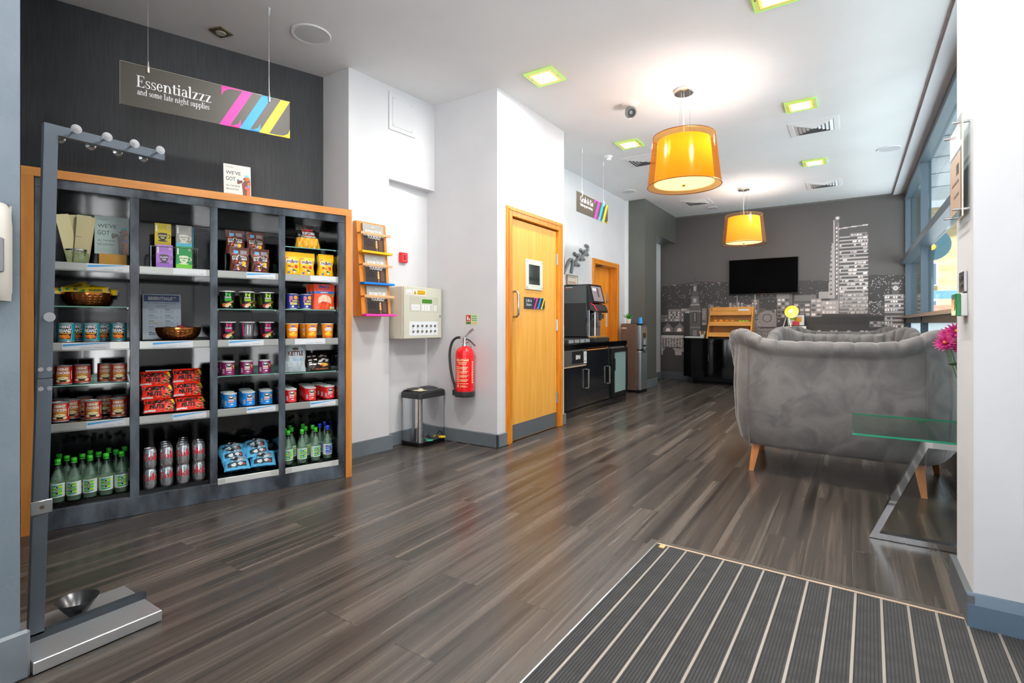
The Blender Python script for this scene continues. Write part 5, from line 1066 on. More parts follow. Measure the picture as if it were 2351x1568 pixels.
def food_can(label, body, pr, group, r=.0375, h=.105):
    t = thing('food_can', label, 'can', (0, 0, 0), 0, group)
    b = MB(); b.lathe([(r-.001, 0), (r+.0005, .002), (r+.0005, .005), (r-.001, .007)], TIN, 28); b.lathe([(r-.001, h-.007), (r+.0005, h-.005), (r+.0005, h-.001), (r-.002, h), (r-.004, h-.004), (0, h-.004)], TIN, 28, cap=False); b.lathe([(r-.001, .006), (r-.001, h-.006)], TIN, 28); b.build('tin', t)
    b = MB(); b.lathe([(r, .007), (r, h-.007)], body, 36, cap=False); p = Pr(); pr(p, h); p.put(b, wrap(r, .0005), step=.007); b.build('printed_label', t); return t
def shield(p, y0, y1, w, c, l): p.poly([(-w*.42, y0), (w*.42, y0), (w*.5, y0+(y1-y0)*.62), (w*.42, y0+(y1-y0)*.72), (w*.42, y1), (-w*.42, y1), (-w*.42, y0+(y1-y0)*.72), (-w*.5, y0+(y1-y0)*.62)], c, l)
def pb(p, h):
    K = M('#15181a', .4); 
    for x0 in (-1,): shield(p, .014, .094, .062, WT, 1); shield(p, .016, .092, .058, K, 2)
    p.text('HEINZ', 0, .076, .013, WT, 3, w=.044, bold=.04); p.text('BEANZ', 0, .053, .018, WT, 3, w=.052, bold=.05); p.rect(-.022, .022, .044, .050, M('#e0a020', .4), 3, 6)
    for i, (x, y, c) in enumerate(((-.014, .026, '#e86a1a'), (0, .024, '#f08a2a'), (.013, .027, '#e8761e'), (-.006, .034, '#f39a3a'), (.008, .035, '#e5701c'), (-.02, .033, '#e8821e'))): p.ell(x, y, .009, .006, M(c, .4), 3+i*.1, 10)
def pc(p, h):
    shield(p, .012, .094, .064, M('#e9c77a', .4), 1); shield(p, .014, .092, .060, M('#b8611a', .4), 2); p.text('HEINZ', 0, .078, .012, WT, 3, w=.046, bold=.04); p.text('CHICKEN', 0, .058, .014, WT, 3, w=.054, bold=.04)
    p.rect(-.024, .024, .048, .055, M('#d89a3a', .4), 3, 6); p.ell(0, .036, .024, .009, M('#efe0a8', .4), 3, 18); p.poly([(-.018, .031), (.018, .031), (.010, .016), (-.010, .016)], M('#2b1c18', .4), 2.6); p.ell(0, .037, .003, .002, M('#5a8a2a', .5), 3.4, 8)
    for x in (-.022, .022): p.ell(x, .022, .010, .006, M('#efe2c6', .4), 3.2, 10)
    p.rect(.040, .044, .03, .075, WT, 1, 1); p.rect(-.06, -.046, .03, .075, M('#c9a0a0', .5), 1, 2)
cb = food_can('teal tin of baked beans, leftmost of the front row', M('#1795a5', .3), pb, 'teal bean tins')
place(cb, .078, .085, .983); ORD = ['leftmost', 'second from left', 'third from left', 'fourth from left', 'fifth from left']
O3 = ['left', 'middle', 'right']
def cp(o, s, d, z, label, rz=0): return dup(o, SH(s, d, z), SR+rz, label)
cp(cb, .185, .085, .983, 'teal tin of baked beans, middle of the front row'); cp(cb, .306, .085, .983, 'teal tin of baked beans, rightmost of the front row')
cp(cb, .119, .20, .983, 'teal tin of baked beans behind, between left and middle front tins'); cp(cb, .238, .20, .983, 'teal tin of baked beans behind, between middle and right front tins')
cc = food_can('red chicken soup tin, leftmost on the upper glass shelf', M('#b8161a', .3), pc, 'red chicken soup tins'); place(cc, .068, .095, .753)
for s, d, l in ((.145, .12, 'second from left on the upper glass shelf'), (.248, .14, 'second from right on the upper glass shelf'), (.308, .09, 'rightmost on the upper glass shelf')): cp(cc, s, d, .753, 'red chicken soup tin, '+l)
for s, d, l in ((.056, .085, 'leftmost of the front row on the lower shelf'), (.193, .075, 'middle of the front row on the lower shelf'), (.305, .09, 'rightmost of the front row on the lower shelf'), (.10, .175, 'behind the leftmost front tin on the lower shelf'), (.150, .27, 'behind, left of the middle front tin on the lower shelf'), (.242, .25, 'behind, right of the middle front tin on the lower shelf'), (.318, .24, 'hidden mostly by the divider on the lower shelf'), (.050, .25, 'in the back left corner of the lower shelf')): cp(cc, s, d, .556, 'red chicken soup tin, '+l)
# water bottles
def bottle(label, cap, cols, group):
    t = thing('water_bottle', label, 'bottle', (0, 0, 0), 0, group)
    b = MB(); pr = [(.0, .004), (.024, .003), (.029, .006), (.031, .012), (.031, .118), (.029, .135), (.022, .158), (.0145, .175), (.012, .20), (.0125, .215)]
    b.lathe(pr, BOTG, 28, cap=False); b.build('glass_body', t)
    b = MB(); b.lathe([(0, .008), (.028, .009), (.0295, .02), (.0295, .118), (.0275, .133), (.020, .157), (.0125, .174), (0, .174)], filmy('still_water', '#cfe3d6', .28, .1), 20, cap=False); b.build('water', t)
    b = MB(); b.lathe([(.0128, .215), (.0135, .216), (.0135, .231), (.012, .233), (0, .233)], cap, 18, cap=False); b.lathe([(.0135, .205), (.0135, .212)], cap, 18, cap=False); b.build('cap', t)
    b = MB(); b.lathe([(.0315, .035), (.0315, .108)], M('#dfe8df', .5), 32, cap=False); p = Pr(); rg = random.Random(2)
    for j in range(7):
        for i in range(2): p.poly([(-.022+.022*i, .042+.0085*j), (0+.022*i, .042+.0085*j+(.003 if (i+j) % 2 else -.001)), (0+.022*i, .0505+.0085*j), (-.022+.022*i, .0505+.0085*j+(.002 if j % 2 else -.002))], M(cols[(i*2+j*3) % len(cols)], .4), 1+.1*j)
    p.rect(-.005, .005, .05, .096, WT, 3); p.rect(-.004, .004, .052, .094, M('#16202a', .4), 4); p.rect(-.0012, .0012, .062, .086, WT, 5); p.put(b, wrap(.0315, .0005), step=.007); b.build('paper_label', t); return t
GC = M('#3cc22e', .35); BC = M('#1f3fd0', .35)
bo = bottle('green-capped water bottle in the left bay, leftmost of the front row', GC, ['#2fae4a', '#b8d820', '#19a0a8', '#7ac82a'], 'green-capped water bottles in the left bay'); place(bo, .047, .05, .128)
for i, (s, d) in enumerate(((.114, .045), (.181, .05), (.250, .05), (.318, .06))): cp(bo, s, d, .128, 'green-capped water bottle in the left bay, %s of the front row' % ['second from left', 'middle', 'second from right', 'rightmost'][i], .15*(i-2))
for i, (s, d) in enumerate(((.080, .12), (.146, .12), (.178, .19), (.216, .125), (.262, .20), (.295, .125), (.335, .19), (.044, .19))): cp(bo, s, d, .128, 'green-capped water bottle in the left bay, '+['behind the leftmost front bottle', 'behind the second front bottle', 'third row, behind the middle', 'behind the middle front bottle', 'third row, behind the fourth front bottle', 'behind the fourth front bottle', 'behind the rightmost front bottle', 'in the far left corner behind'][i], .2*(i % 3-1))
for i, (s, d) in enumerate(((1.216, .075), (1.302, .06), (1.395, .07))):
    cp(bo, s, d, .130, 'green-capped water bottle in the right bay, %s of the front row' % ORD[i], .1*i-.05)['group'] = 'green-capped water bottles in the right bay'
for i, (s, d) in enumerate(((1.216, .16), (1.262, .17), (1.272, .25), (1.352, .15), (1.405, .17), (1.36, .25))):
    cp(bo, s, d, .130, 'green-capped water bottle in the right bay, '+['behind at the far left', 'behind, between first and second front bottles', 'third row, left of centre', 'behind, between second and third front bottles', 'directly behind the third front bottle', 'third row, right of centre'][i])['group'] = 'green-capped water bottles in the right bay'
bb = bottle('blue-capped water bottle, front right of the right bay', BC, ['#2f6ed8', '#35b0e0', '#2a3fb0', '#7a4ac0'], 'blue-capped water bottles'); place(bb, 1.482, .085, .130)
cp(bb, 1.462, .19, .130, 'blue-capped water bottle behind the front blue-capped one'); cp(bb, 1.515, .25, .130, 'blue-capped water bottle half hidden by the right frame')
# drink cans
def cola(label, word, off=0):
    t = thing('drink_can', label, 'drink can', (0, 0, 0), 0, 'silver cola cans'); S_ = M('#cfd1d5', .2, .82); r = .0325
    b = MB(); b.lathe([(.0, .003), (.024, .003), (.026, 0), (.028, .002), (r-.001, .011), (r, .014), (r, .098), (.029, .106), (.0265, .112), (.0275, .115), (.026, .1155), (.025, .111), (.0, .110)], S_, 32, cap=False); b.box(-.006, .006, -.012, .004, .1105, .1125, TIN, .001)
    p = Pr(); p.serif('C', off-.030, .062, .027, M('#d8182e', .35), 1, w=.03) if 0 else None
    R = M('#d8182e', .35)
    q = _ring(.55, .75, .55, .8, .34, .1, 40, 320); [p.poly([(off-.046+x*.024, .050+y*.024) for x, y in g], R, 1) for g in q]
    for c_, x_, w_ in (('o', -.019, .025), ('k', .006, .027), ('e', .034, .023)): p.serif(c_, off+x_, .050, .025, R, 1, w=w_); p.serif(c_, off+x_+.0012, .050, .025, R, 1.2, w=w_)
    p.rect(-.015, -.002, .016, .018, M('#d88a94', .4), 1, 2); p.rect(.04, .043, .02, .04, M('#5ac05a', .4), 1); p.put(b, wrap(r, .0006), step=.007); b.build('can', t); return t
cA = cola('silver cola can, bottom front of the leftmost column', 'Coke', .004); place(cA, .450, .055, .128)
cB = cola('silver cola can, bottom front of the third column', 'Coke', -.022); cC = cola('silver cola can, bottom front of the rightmost column', 'Coke', -.024)
place(cB, .614, .055, .128); place(cC, .698, .065, .128)
cp(cA, .450, .055, .244, 'silver cola can, top front of the leftmost column', .25); cp(cA, .531, .055, .128, 'silver cola can, bottom front of the second column', .1); cp(cA, .531, .055, .244, 'silver cola can, top front of the second column', .12)
cp(cA, .614, .055, .244, 'silver cola can, top front of the third column', .05); cp(cC, .698, .065, .244, 'silver cola can, top front of the rightmost column', -.05)
for s, base, nm in ((.450, .122, 'leftmost'), (.533, .122, 'second'), (.533, .189, 'second'), (.617, .122, 'third'), (.625, .189, 'third'), (.632, .256, 'third'), (.700, .132, 'rightmost')):
    rw = 'second row' if base < .15 else 'third row' if base < .2 else 'fourth row'
    for z, v in ((.128, 'bottom'), (.244, 'top')):
        if nm == 'leftmost' and v == 'bottom': continue
        cp(cA, s, base, z, 'silver cola can, %s can, %s back in the %s column' % (v, rw, nm), .3*(base*10 % 2-1)) if not (nm == 'leftmost') else cp(cA, s, base, z-.116, 'silver cola can behind the leftmost front column', .2)
# crisp tubes
def crisp(label, body, dark, group):
    t = thing('crisp_tube', label, 'crisp tub', (0, 0, 0), 0, group); r = .037; h = .088
    b = MB(); b.lathe([(r-.001, 0), (r+.0008, .001), (r+.0008, .004), (r, .005), (r, h-.008)], body, 32); p = Pr()
    p.ell(.0, .062, .019, .012, WT, 1, 18); p.ell(.0, .062, .017, .0105, dark, 1.5, 18); p.ell(.0, .0645, .011, .0045, WT, 2, 12); p.rect(-.016, .016, .030, .049, M('#e8e4e2', .4), 1, 4); p.text('Pringles', 0, .034, .010, M('#c8202a', .4), 2, w=.030, bold=.03)
    p.rect(-.04, -.026, .012, .04, WT, 1, 2)
    for k in range(4): p.rect(-.038+.003*k, -.0368+.003*k, .014, .038, M('#444444', .5), 1.6)
    p.ell(.030, .055, .007, .009, M('#e8b020', .4), 1, 12); p.ell(.032, .043, .006, .005, M('#e07a1a', .4), 1.2, 10); p.ell(.004, .018, .009, .0035, WT, 1, 10); p.put(b, wrap(r, .0006), step=.007); b.build('tub', t)
    b = MB(); b.lathe([(r+.0002, h-.008), (r+.0016, h-.008), (r+.0016, h-.001), (r, h), (r-.004, h), (r-.005, h-.002), (0, h-.002)], M('#d8dcdc', .3), 32, cap=False); b.build('lid', t); return t
K_ = M('#15161a', .4)
tp = crisp('purple crisp tub, left on the glass shelf', M('#7a1a55', .35), K_, 'purple crisp tubs'); place(tp, .858, .085, .758)
cp(tp, .965, .085, .758, 'purple crisp tub, middle on the glass shelf', -.1); cp(tp, 1.072, .085, .758, 'purple crisp tub, right on the glass shelf', -.05); cp(tp, .838, .165, .758, 'purple crisp tub behind the left one')
tb = crisp('blue crisp tub, left of the front row', M('#1280d0', .35), K_, 'blue crisp tubs'); place(tb, .868, .075, .556)
cp(tb, .976, .085, .556, 'blue crisp tub, middle of the front row'); cp(tb, 1.082, .085, .556, 'blue crisp tub, right of the front row', -.1)
for s, d, l in ((.866, .16, 'left'), (.980, .17, 'middle'), (1.092, .17, 'right')): cp(tb, s, d, .556, 'blue crisp tub, second row behind the %s front tub' % l)
cp(tb, .986, .255, .556, 'blue crisp tub, third row behind the middle front tub')
td = crisp('red crisp tub, front row left', M('#cf1c22', .35), K_, 'red crisp tubs'); place(td, 1.232, .075, .556)
cp(td, 1.363, .08, .556, 'red crisp tub, front row middle'); cp(td, 1.494, .09, .556, 'red crisp tub, front row right')
for j in range(1, 5):
    for s, l in ((1.232+.004*j, 'left'), (1.366+.008*j, 'middle'), (1.492-.002*j, 'right')):
        cp(td, s, .085+.078*j, .556, 'red crisp tub, %s row from the front, %s column' % (['', 'second', 'third', 'fourth', 'rearmost'][j], l)) if .085+.078*j < .39 else None
cp(td, 1.428, .26, .556, 'red crisp tub standing between middle and right columns')
# noodle pots and orange pots
def cup(nm, label, cat, r0, r1, h, body, pr, lid, group):
    t = thing(nm, label, cat, (0, 0, 0), 0, group); b = MB(); b.lathe([(r0, 0), (r1, h-.006)], body, 32); p = Pr(); pr(p)
    p.put(b, wrap(r0, .0004, 0, r1, h), step=.007); b.build('pot', t)
    b = MB(); b.lathe([(r1, h-.007), (r1+.002, h-.006), (r1+.0025, h-.002), (r1+.001, h), (0, h)], lid, 32, cap=False); b.build('lid', t); return t
def np_(acc, acc2, back=False):
    def f(p):
        A = M(acc, .4)
        if back:
            for j in range(9): p.rect(-.022, .024, .02+.009*j, .023+.009*j, M('#b8b8bc', .5), 1, 5)
            p.rect(-.03, -.024, .02, .1, M(acc, .5), 1); p.rect(-.006, .0, .03, .09, M('#e0e0e0', .5), 1.3); p.rect(.008, .012, .03, .09, M('#e0e0e0', .5), 1.3); return
        for s in (-1, 1):
            p.rect(min(s*.036, s*.052), max(s*.036, s*.052), .03, .105, A, .6, 2)
            for j in range(6): p.poly([(s*.037, .035+.012*j), (s*.049, .031+.012*j), (s*.049, .038+.012*j), (s*.037, .041+.012*j)], K_, 1)
        p.text('N', 0, .080, .026, A, 1, w=.024, bold=.06); p.text('NAKED', 0, .067, .009, WT, 1, w=.032, bold=.03); p.rect(-.017, .017, .050, .063, A, 1, 3); p.rect(-.014, .014, .055, .058, K_, 1.5, 3)
        p.ell(-.018, .022, .016, .012, M(acc2, .5), 1, 14); p.ell(.004, .026, .016, .008, M('#e8c27a', .5), 1.4, 14); p.ell(-.006, .016, .012, .007, M('#e2d6c0', .5), 1.8, 12)
        for j in range(4): p.poly([(.0, .028+.003*j), (.034, .044+.003*j), (.034, .0455+.003*j), (.0, .0295+.003*j)], M('#e8b060', .5), 2)
        p.rect(.014, .032, .010, .018, M('#3a9a3a', .5), 1, 2)
    return f
LIDW = M('#e4e2de', .35)
ng = cup('noodle_pot', 'black and green noodle pot, left on the glass shelf', 'noodle pot', .034, .0435, .112, K_, np_('#35c43c', '#d86a2a'), LIDW, 'green noodle pots'); place(ng, .853, .085, 1.177)
ng2 = cup('noodle_pot', 'black and lime noodle pot, middle on the glass shelf', 'noodle pot', .034, .0435, .112, K_, np_('#a8d82a', '#a8303a'), LIDW, 'lime noodle pots'); place(ng2, .965, .085, 1.177)
cp(ng2, 1.086, .085, 1.177, 'black and lime noodle pot, right on the glass shelf'); cp(ng, .872, .19, 1.177, 'black and green noodle pot behind the left one'); cp(ng2, 1.01, .19, 1.177, 'black and lime noodle pot behind the middle one'); cp(ng2, 1.094, .19, 1.177, 'black and lime noodle pot behind the right one')
nm_ = cup('noodle_pot', 'black and magenta noodle pot, left end of its row', 'noodle pot', .034, .0435, .112, K_, np_('#d81a7a', '#c83030'), LIDW, 'magenta noodle pots'); place(nm_, .857, .085, .983)
cp(nm_, 1.086, .085, .983, 'black and magenta noodle pot, right end of its row')
nb = cup('noodle_pot', 'grey-backed noodle pot turned round, between the magenta pots', 'noodle pot', .034, .0435, .112, M('#3a3a40', .4), np_('#d81a7a', '#c83030', True), LIDW, None); place(nb, .968, .085, .983)
def po(p):
    p.poly([(-.026, .062), (-.012, .072), (.012, .072), (.026, .062), (.02, .050), (-.02, .050)], WT, 1); p.text('Mac & Cheese', 0, .056, .009, M('#d87a1a', .5), 1.6, w=.038); p.rect(-.013, .013, .078, .086, M('#2a5ab0', .4), 1, 2)
    p.ell(-.01, .028, .015, .009, M('#f8d030', .5), 1, 14); p.ell(.012, .024, .014, .008, M('#f4b818', .5), 1.3, 14); p.ell(.0, .038, .010, .006, M('#fbe070', .5), 1.6, 12); p.rect(-.03, .03, .004, .010, M('#e05a1a', .5), 1, 6)
og = cup('pasta_pot', 'orange pasta pot, left of the front row', 'pasta pot', .0345, .0415, .102, M('#f08a14', .35), po, M('#f6e8c8', .35), 'orange pasta pots'); place(og, 1.243, .085, .983)
cp(og, 1.370, .085, .983, 'orange pasta pot, middle of the front row'); cp(og, 1.482, .085, .983, 'orange pasta pot, right of the front row', -.1); cp(og, 1.360, .19, .983, 'orange pasta pot behind the middle one'); 
def pp_(p):
    p.text('P', -.014, .05, .036, WT, 1, w=.02, bold=.05); p.text('P', -.0135, .0505, .034, M('#d82030', .4), 1.6, w=.017, bold=.02); p.ell(.018, .078, .016, .014, M('#f0a018', .4), 1, 16); p.rect(-.006, .034, .050, .060, M('#e8c030', .4), 1, 4); p.text('PRINCES', .013, .052, .006, M('#20307a', .4), 1.6, w=.034)
    p.rect(-.02, .03, .030, .044, M('#e8d060', .4), 1, 4); p.rect(-.018, .028, .036, .038, M('#20307a', .4), 1.6, 4); p.rect(-.01, .004, .012, .024, WT, 1, 2)
pe = food_can('blue tin of peach slices, left of the pair', M('#232f86', .3), lambda p, h: pp_(p), 'blue peach tins'); place(pe, 1.243, .085, 1.181)
cp(pe, 1.335, .085, 1.181, 'blue tin of peach slices, right of the pair'); cp(pe, 1.310, .19, 1.181, 'blue tin of peach slices behind the right one')
# pouches and bags
def pouch(name, label, cat, w, h, th, base, pr, group=None, flare=.06, gus=True, seed=1, mf=None, wr=.0016, top=None):
    t = thing(name, label, cat, (0, 0, 0), 0, group); rg = random.Random(seed); ph = [rg.uniform(0, 6) for _ in range(6)]
    def sf(u, v, s=-1, l=0):
        # u -1..1, v 0..1
        bul = max(0, (1-abs(u)**2.6))**.6*max(0, math.sin(PI*min(1, max(0, (v*.90+.03 if not gus else min(1, v*.9+.30))))))**.8
        wd = w/2*(1-flare*math.sin(PI*v)**2+(.02*math.sin(9*v+ph[0])))
        y = s*(th/2*bul+.0008)+wr*(math.sin(9*u+5*v+ph[1])*math.sin(11*v+3*u+ph[2])+.6*math.sin(17*u-13*v+ph[3]))*(.4+bul)
        return (u*wd+.002*math.sin(7*v+ph[4])*(1 if abs(u) > .9 else 0), y+(-l*.0005), v*h)
    b = MB(); b.grid(lambda a, c: sf(2*a-1, c), 22, 22, base, mf=mf); b.grid(lambda a, c: sf(1-2*a, c, 1), 12, 12, base)
    p = Pr(); pr(p)
    p.put(b, lambda u, v, l: sf(max(-1, min(1, u/(w/2))), max(0, min(1, v/h)), -1, l+1.5), step=w/22, vstep=h/22); b.build('bag', t)
    return t
def mm(tone, seed):
    def f(p):
        B = M('#4a2214' if tone == 'y' else '#2c1610', .4)
        p.text('m&m', -.002, .082, .026, WT, 1, w=.084, bold=.10); p.text('m&m', -.002, .083, .024, B, 2.2, w=.076, bold=.03); p.text("'s", .042, .09, .02, B, 2.4, w=.010)
        p.rect(-.042, -.022, .112, .120, M('#e05a4a', .4), 1, 3)
        if tone == 'b': p.rect(-.035, -.008, .118, .138, M('#6ab0dc', .4), 1, 3); p.rect(.004, .042, .115, .14, M('#8a8284', .4), 1, 3)
        rg = random.Random(seed)
        for i in range(13): p.ell(rg.uniform(-.03, .034), rg.uniform(.016, .066), .0075, .006, M(rg.choice(['#e03020', '#2a9a40', '#f4f0e6', '#e8a01a', '#3a60c8', '#5a2a18'] if tone == 'y' else ['#c82a20', '#e8d040', '#f4f0f4', '#8a80d0', '#e0e0e8', '#e0a020']), .3), 2+i*.12, 10)
        p.ell(.022, .058, .012, .013, M('#d82a20' if tone == 'y' else '#e8b820', .3), 4, 16)
    return f
YB = M('#f2b705', .3); BB = M('#5a2c20', .28)
y1 = pouch('sweet_pouch', 'yellow sweet pouch, leftmost of the front three', 'sweet pouch', .106, .157, .045, YB, mm('y', 1), 'yellow sweet pouches', .10); place(y1, 1.243, .075, 1.411)
cp(y1, 1.340, .085, 1.411, 'yellow sweet pouch, middle of the front three'); cp(y1, 1.468, .075, 1.411, 'yellow sweet pouch, rightmost of the front three'); cp(y1, 1.480, .15, 1.411, 'yellow sweet pouch half hidden behind the rightmost one')
n1 = pouch('sweet_pouch', 'brown sweet pouch, lower left of the four', 'sweet pouch', .112, .158, .045, BB, mm('b', 3), 'brown sweet pouches', .05, seed=5, wr=.003); place(n1, .922, .075, 1.411)
cp(n1, 1.044, .075, 1.411, 'brown sweet pouch, lower right of the four', .05); 
# acrylic riser that carries the upper pair
rb = MB(); rb.box(.85, 1.11, .145, .25, 1.411, 1.416, SHELFG); rb.box(.85, 1.11, .145, .15, 1.411, 1.53, SHELFG); rb.box(.85, 1.11, .145, .25, 1.53, 1.535, SHELFG)
tag(rb.build('display_riser', None, SH(0, 0, 0), SR), 'clear riser holding up the upper brown sweet pouches', 'riser')
cp(n1, .916, .19, 1.536, 'brown sweet pouch, upper left of the four', -.05); cp(n1, 1.038, .19, 1.536, 'brown sweet pouch, upper right of the four', .08)
def rice(p):
    p.rect(-.07, .07, .112, .128, M('#1f6ab8', .4), 1, 10); p.text('BASMATI', 0, .115, .009, WT, 2, w=.05, bold=.02); p.text("Ben's", 0, .152, .022, M('#1c3a98', .4), 1, w=.07, bold=.04); p.text('Original', 0, .137, .012, M('#1c3a98', .4), 1, w=.06)
    p.ell(0, .062, .048, .042, M('#e8c8a8', .5), 1, 24); p.ell(0, .035, .042, .02, M('#d84a1a', .5), 2, 20); p.ell(-.01, .045, .02, .012, M('#c83018', .5), 2.4, 14); p.ell(.055, .10, .010, .010, M('#3aa04a', .4), 2, 12); p.rect(.035, .066, .004, .022, M('#c8d8a0', .4), 2, 3)
r1 = pouch('rice_pouch', 'orange-red basmati rice pouch in front, beside the peach tins', 'rice pouch', .145, .178, .03, M('#e0481a', .35), rice, 'orange-red rice pouches', .04); place(r1, 1.456, .075, 1.181)
cp(r1, 1.448, .13, 1.181, 'orange-red rice pouch, second in the stack behind'); cp(r1, 1.44, .19, 1.181, 'orange-red rice pouch, rearmost, edge showing at left')
def kettle(p):
    p.text('KETTLE', 0, .115, .030, M('#5a2416', .4), 1, w=.10, bold=.04); p.text('Salt &', .012, .078, .018, M('#3aa0d8', .4), 1, w=.065); p.ell(0, .158, .022, .010, M('#6a4a2a', .4), 1, 14); p.rect(-.05, -.02, .03, .034, M('#9ab0b8', .4), 1, 2)
k1 = pouch('crisp_bag', 'white and pale blue crisp bag standing at the left', 'crisp bag', .145, .195, .06, M('#cdd9de', .35), kettle, None, .03, False, 7, wr=.003); place(k1, 1.262, .09, .753)
def nuts(p):
    p.text("NOBBY'S", -.012, .050, .026, K_, 1, w=.110, bold=.06); p.text('NUTS', -.012, .020, .024, K_, 1.1, w=.072, bold=.06); p.rect(-.072, -.02, .004, .013, M('#f0e8e4', .4), 1, 4)
    for x, y, r in ((.052, .06, .012), (.060, .046, .010), (.044, .026, .010), (.058, .022, .008), (.034, .012, .008)): p.poly([(x-r*1.6, y-r*.5), (x+r*.6, y-r), (x+r*1.7, y+r*.3), (x+r*.2, y+r*.8), (x-r*.3, y+r*.15)], M('#f2a45a', .4), 1.3); p.poly([(x-r, y-r*.3), (x+r*.5, y-r*.7), (x+r*1.3, y+r*.1), (x+r*.1, y+r*.4)], K_, 1.8)
    p.ell(.063, .070, .008, .010, M('#f0b41a', .4), 2, 10); p.ell(.066, .058, .007, .006, M('#f0b41a', .4), 2, 10)
RN = M('#ea2a12', .3)
def nmf(u, v): return K_ if u > .90 or u < .035 or (u > .78 and v < .5 and (int(u*40+v*23) % 3 == 0)) else RN
bag = pouch('nut_bag', 'orange-red nut bag, bottom left of the stack', 'nut bag', .162, .088, .04, RN, nuts, 'orange-red nut bags', .0, False, 3, mf=nmf, wr=.002)
bag.rotation_euler[0] = math.radians(-38); place(bag, .498, .055, .562)
nl = [(.488, .10, .635, 'middle left', .0), (.483, .14, .712, 'top left', -.03), (.655, .055, .562, 'bottom right', .05), (.645, .10, .640, 'middle right', 0), (.645, .135, .720, 'top right', .03)]
for s, d, z, l, rz in nl: dup(bag, SH(s, d, z), SR+rz, 'orange-red nut bag, %s of the stack' % l, rx=math.radians(-22 if z > .6 else -38))
b = MB(); b.box(.43, .72, .19, .23, .556, .80, BLKG, .002); b.box(.43, .72, .13, .19, .556, .60, BLK); b.box(.435, .66, .186, .19, .795, .80, ALU)
tag(b.build('display_tray', None, SH(0, 0, 0), SR), 'black display tray behind the stacked orange-red nut bags', 'tray')
def blue(p):
    p.rect(-.035, .05, .045, .085, M('#9aa4aa', .4), 1, 6); p.ell(-.01, .06, .028, .014, M('#1c2228', .4), 1.5, 14); p.ell(.018, .052, .014, .010, M('#e6e8ea', .4), 2, 12); p.ell(-.02, .07, .014, .006, M('#dfe2e4', .4), 2.2, 10); p.text('ZZA', .042, .068, .012, K_, 2.5, w=.026); p.rect(-.055, .055, .012, .04, M('#2a3a44', .4), 1, 8); p.ell(-.02, .024, .016, .009, M('#e8eaec', .4), 2, 12); p.ell(.018, .028, .015, .009, M('#dfe0e0', .4), 2, 12); p.ell(.04, .022, .008, .006, M('#d84a3a', .4), 2, 10)
LB = M('#58b4e2', .3)
sb = pouch('snack_bag', 'light blue snack bag, bottom of the left pile', 'snack bag', .150, .112, .075, LB, blue, 'light blue snack bags', .02, False, 9, wr=.004); sb.rotation_euler[0] = math.radians(-55); place(sb, .905, .045, .155)
for s, d, z, l, rx, rz in ((.898, .10, .205, 'second in the left pile', -60, .12), (.888, .15, .24, 'topmost of the left pile', -74, -.18), (1.055, .045, .155, 'bottom of the right pile', -50, -.18), (1.042, .095, .212, 'second in the right pile', -62, .22), (1.03, .15, .25, 'topmost of the right pile', -76, -.26), (1.055, .25, .20, 'lying at the back right by the divider', -60, .3)):
    dup(sb, SH(s, d, z), SR+rz, 'light blue snack bag, '+l, rx=math.radians(rx))
def choc(p):
    rg = random.Random(5)
    for i in range(16): x, y = rg.uniform(-.06, .06), rg.uniform(.03, .08); p.poly([(x-.012, y-.004), (x+.01, y-.006), (x+.014, y+.003), (x-.009, y+.005)], WT, 1+i*.05)
    p.text('MIX', -.03, .05, .02, K_, 2.5, w=.04, bold=.03); p.ell(.03, .035, .03, .012, M('#e8b02a', .4), 2, 14); p.ell(.02, .03, .012, .006, M('#c8301a', .4), 2.5, 10); p.rect(-.03, .06, .004, .012, M('#8a4a30', .4), 1, 5)
ch = pouch('chocolate_bag', 'black and white snack bag, front one beside the crisp bag', 'snack bag', .165, .098, .05, M('#241a16', .3), choc, 'black and white snack bags', .02, False, 12, wr=.003); ch.rotation_euler[0] = math.radians(-25); place(ch, 1.425, .08, .755)
dup(ch, SH(1.435, .15, .775), SR+.1, 'black and white snack bag, behind the front one', rx=math.radians(-20)); dup(ch, SH(1.445, .22, .775), SR-.1, 'black and white snack bag, far right behind', rx=math.radians(-15))
def popc(p):
    p.rect(-.085, .085, 0, .075, M('#dba028', .3), .5, 14, 6); p.text('POPCORN', .0, .098, .020, WT, 1.5, w=.085, bold=.05); p.text('SWEET', 0, .120, .018, M('#d0303a', .4), 1.5, w=.07, bold=.04); p.rect(-.04, .045, .088, .093, M('#d84a3a', .4), 1.5, 5); p.poly([(-.04, .078), (.05, .078), (.055, .088), (-.03, .088)], M('#9aa0a0', .4), 1)
    for x, y in ((-.05, .15), (-.03, .152), (-.055, .14), (-.015, .148)): p.poly([(x, y), (x+.003, y-.002), (x+.022, y-.02), (x+.018, y-.02)], M('#e0c890', .4), 1)
pk = pouch('popcorn_bag', 'black popcorn bag with golden base on the top glass shelf', 'popcorn bag', .165, .165, .075, M('#14110f', .3), popc, None, .10, True, 21, wr=.004); place(pk, 1.357, .12, 1.601)
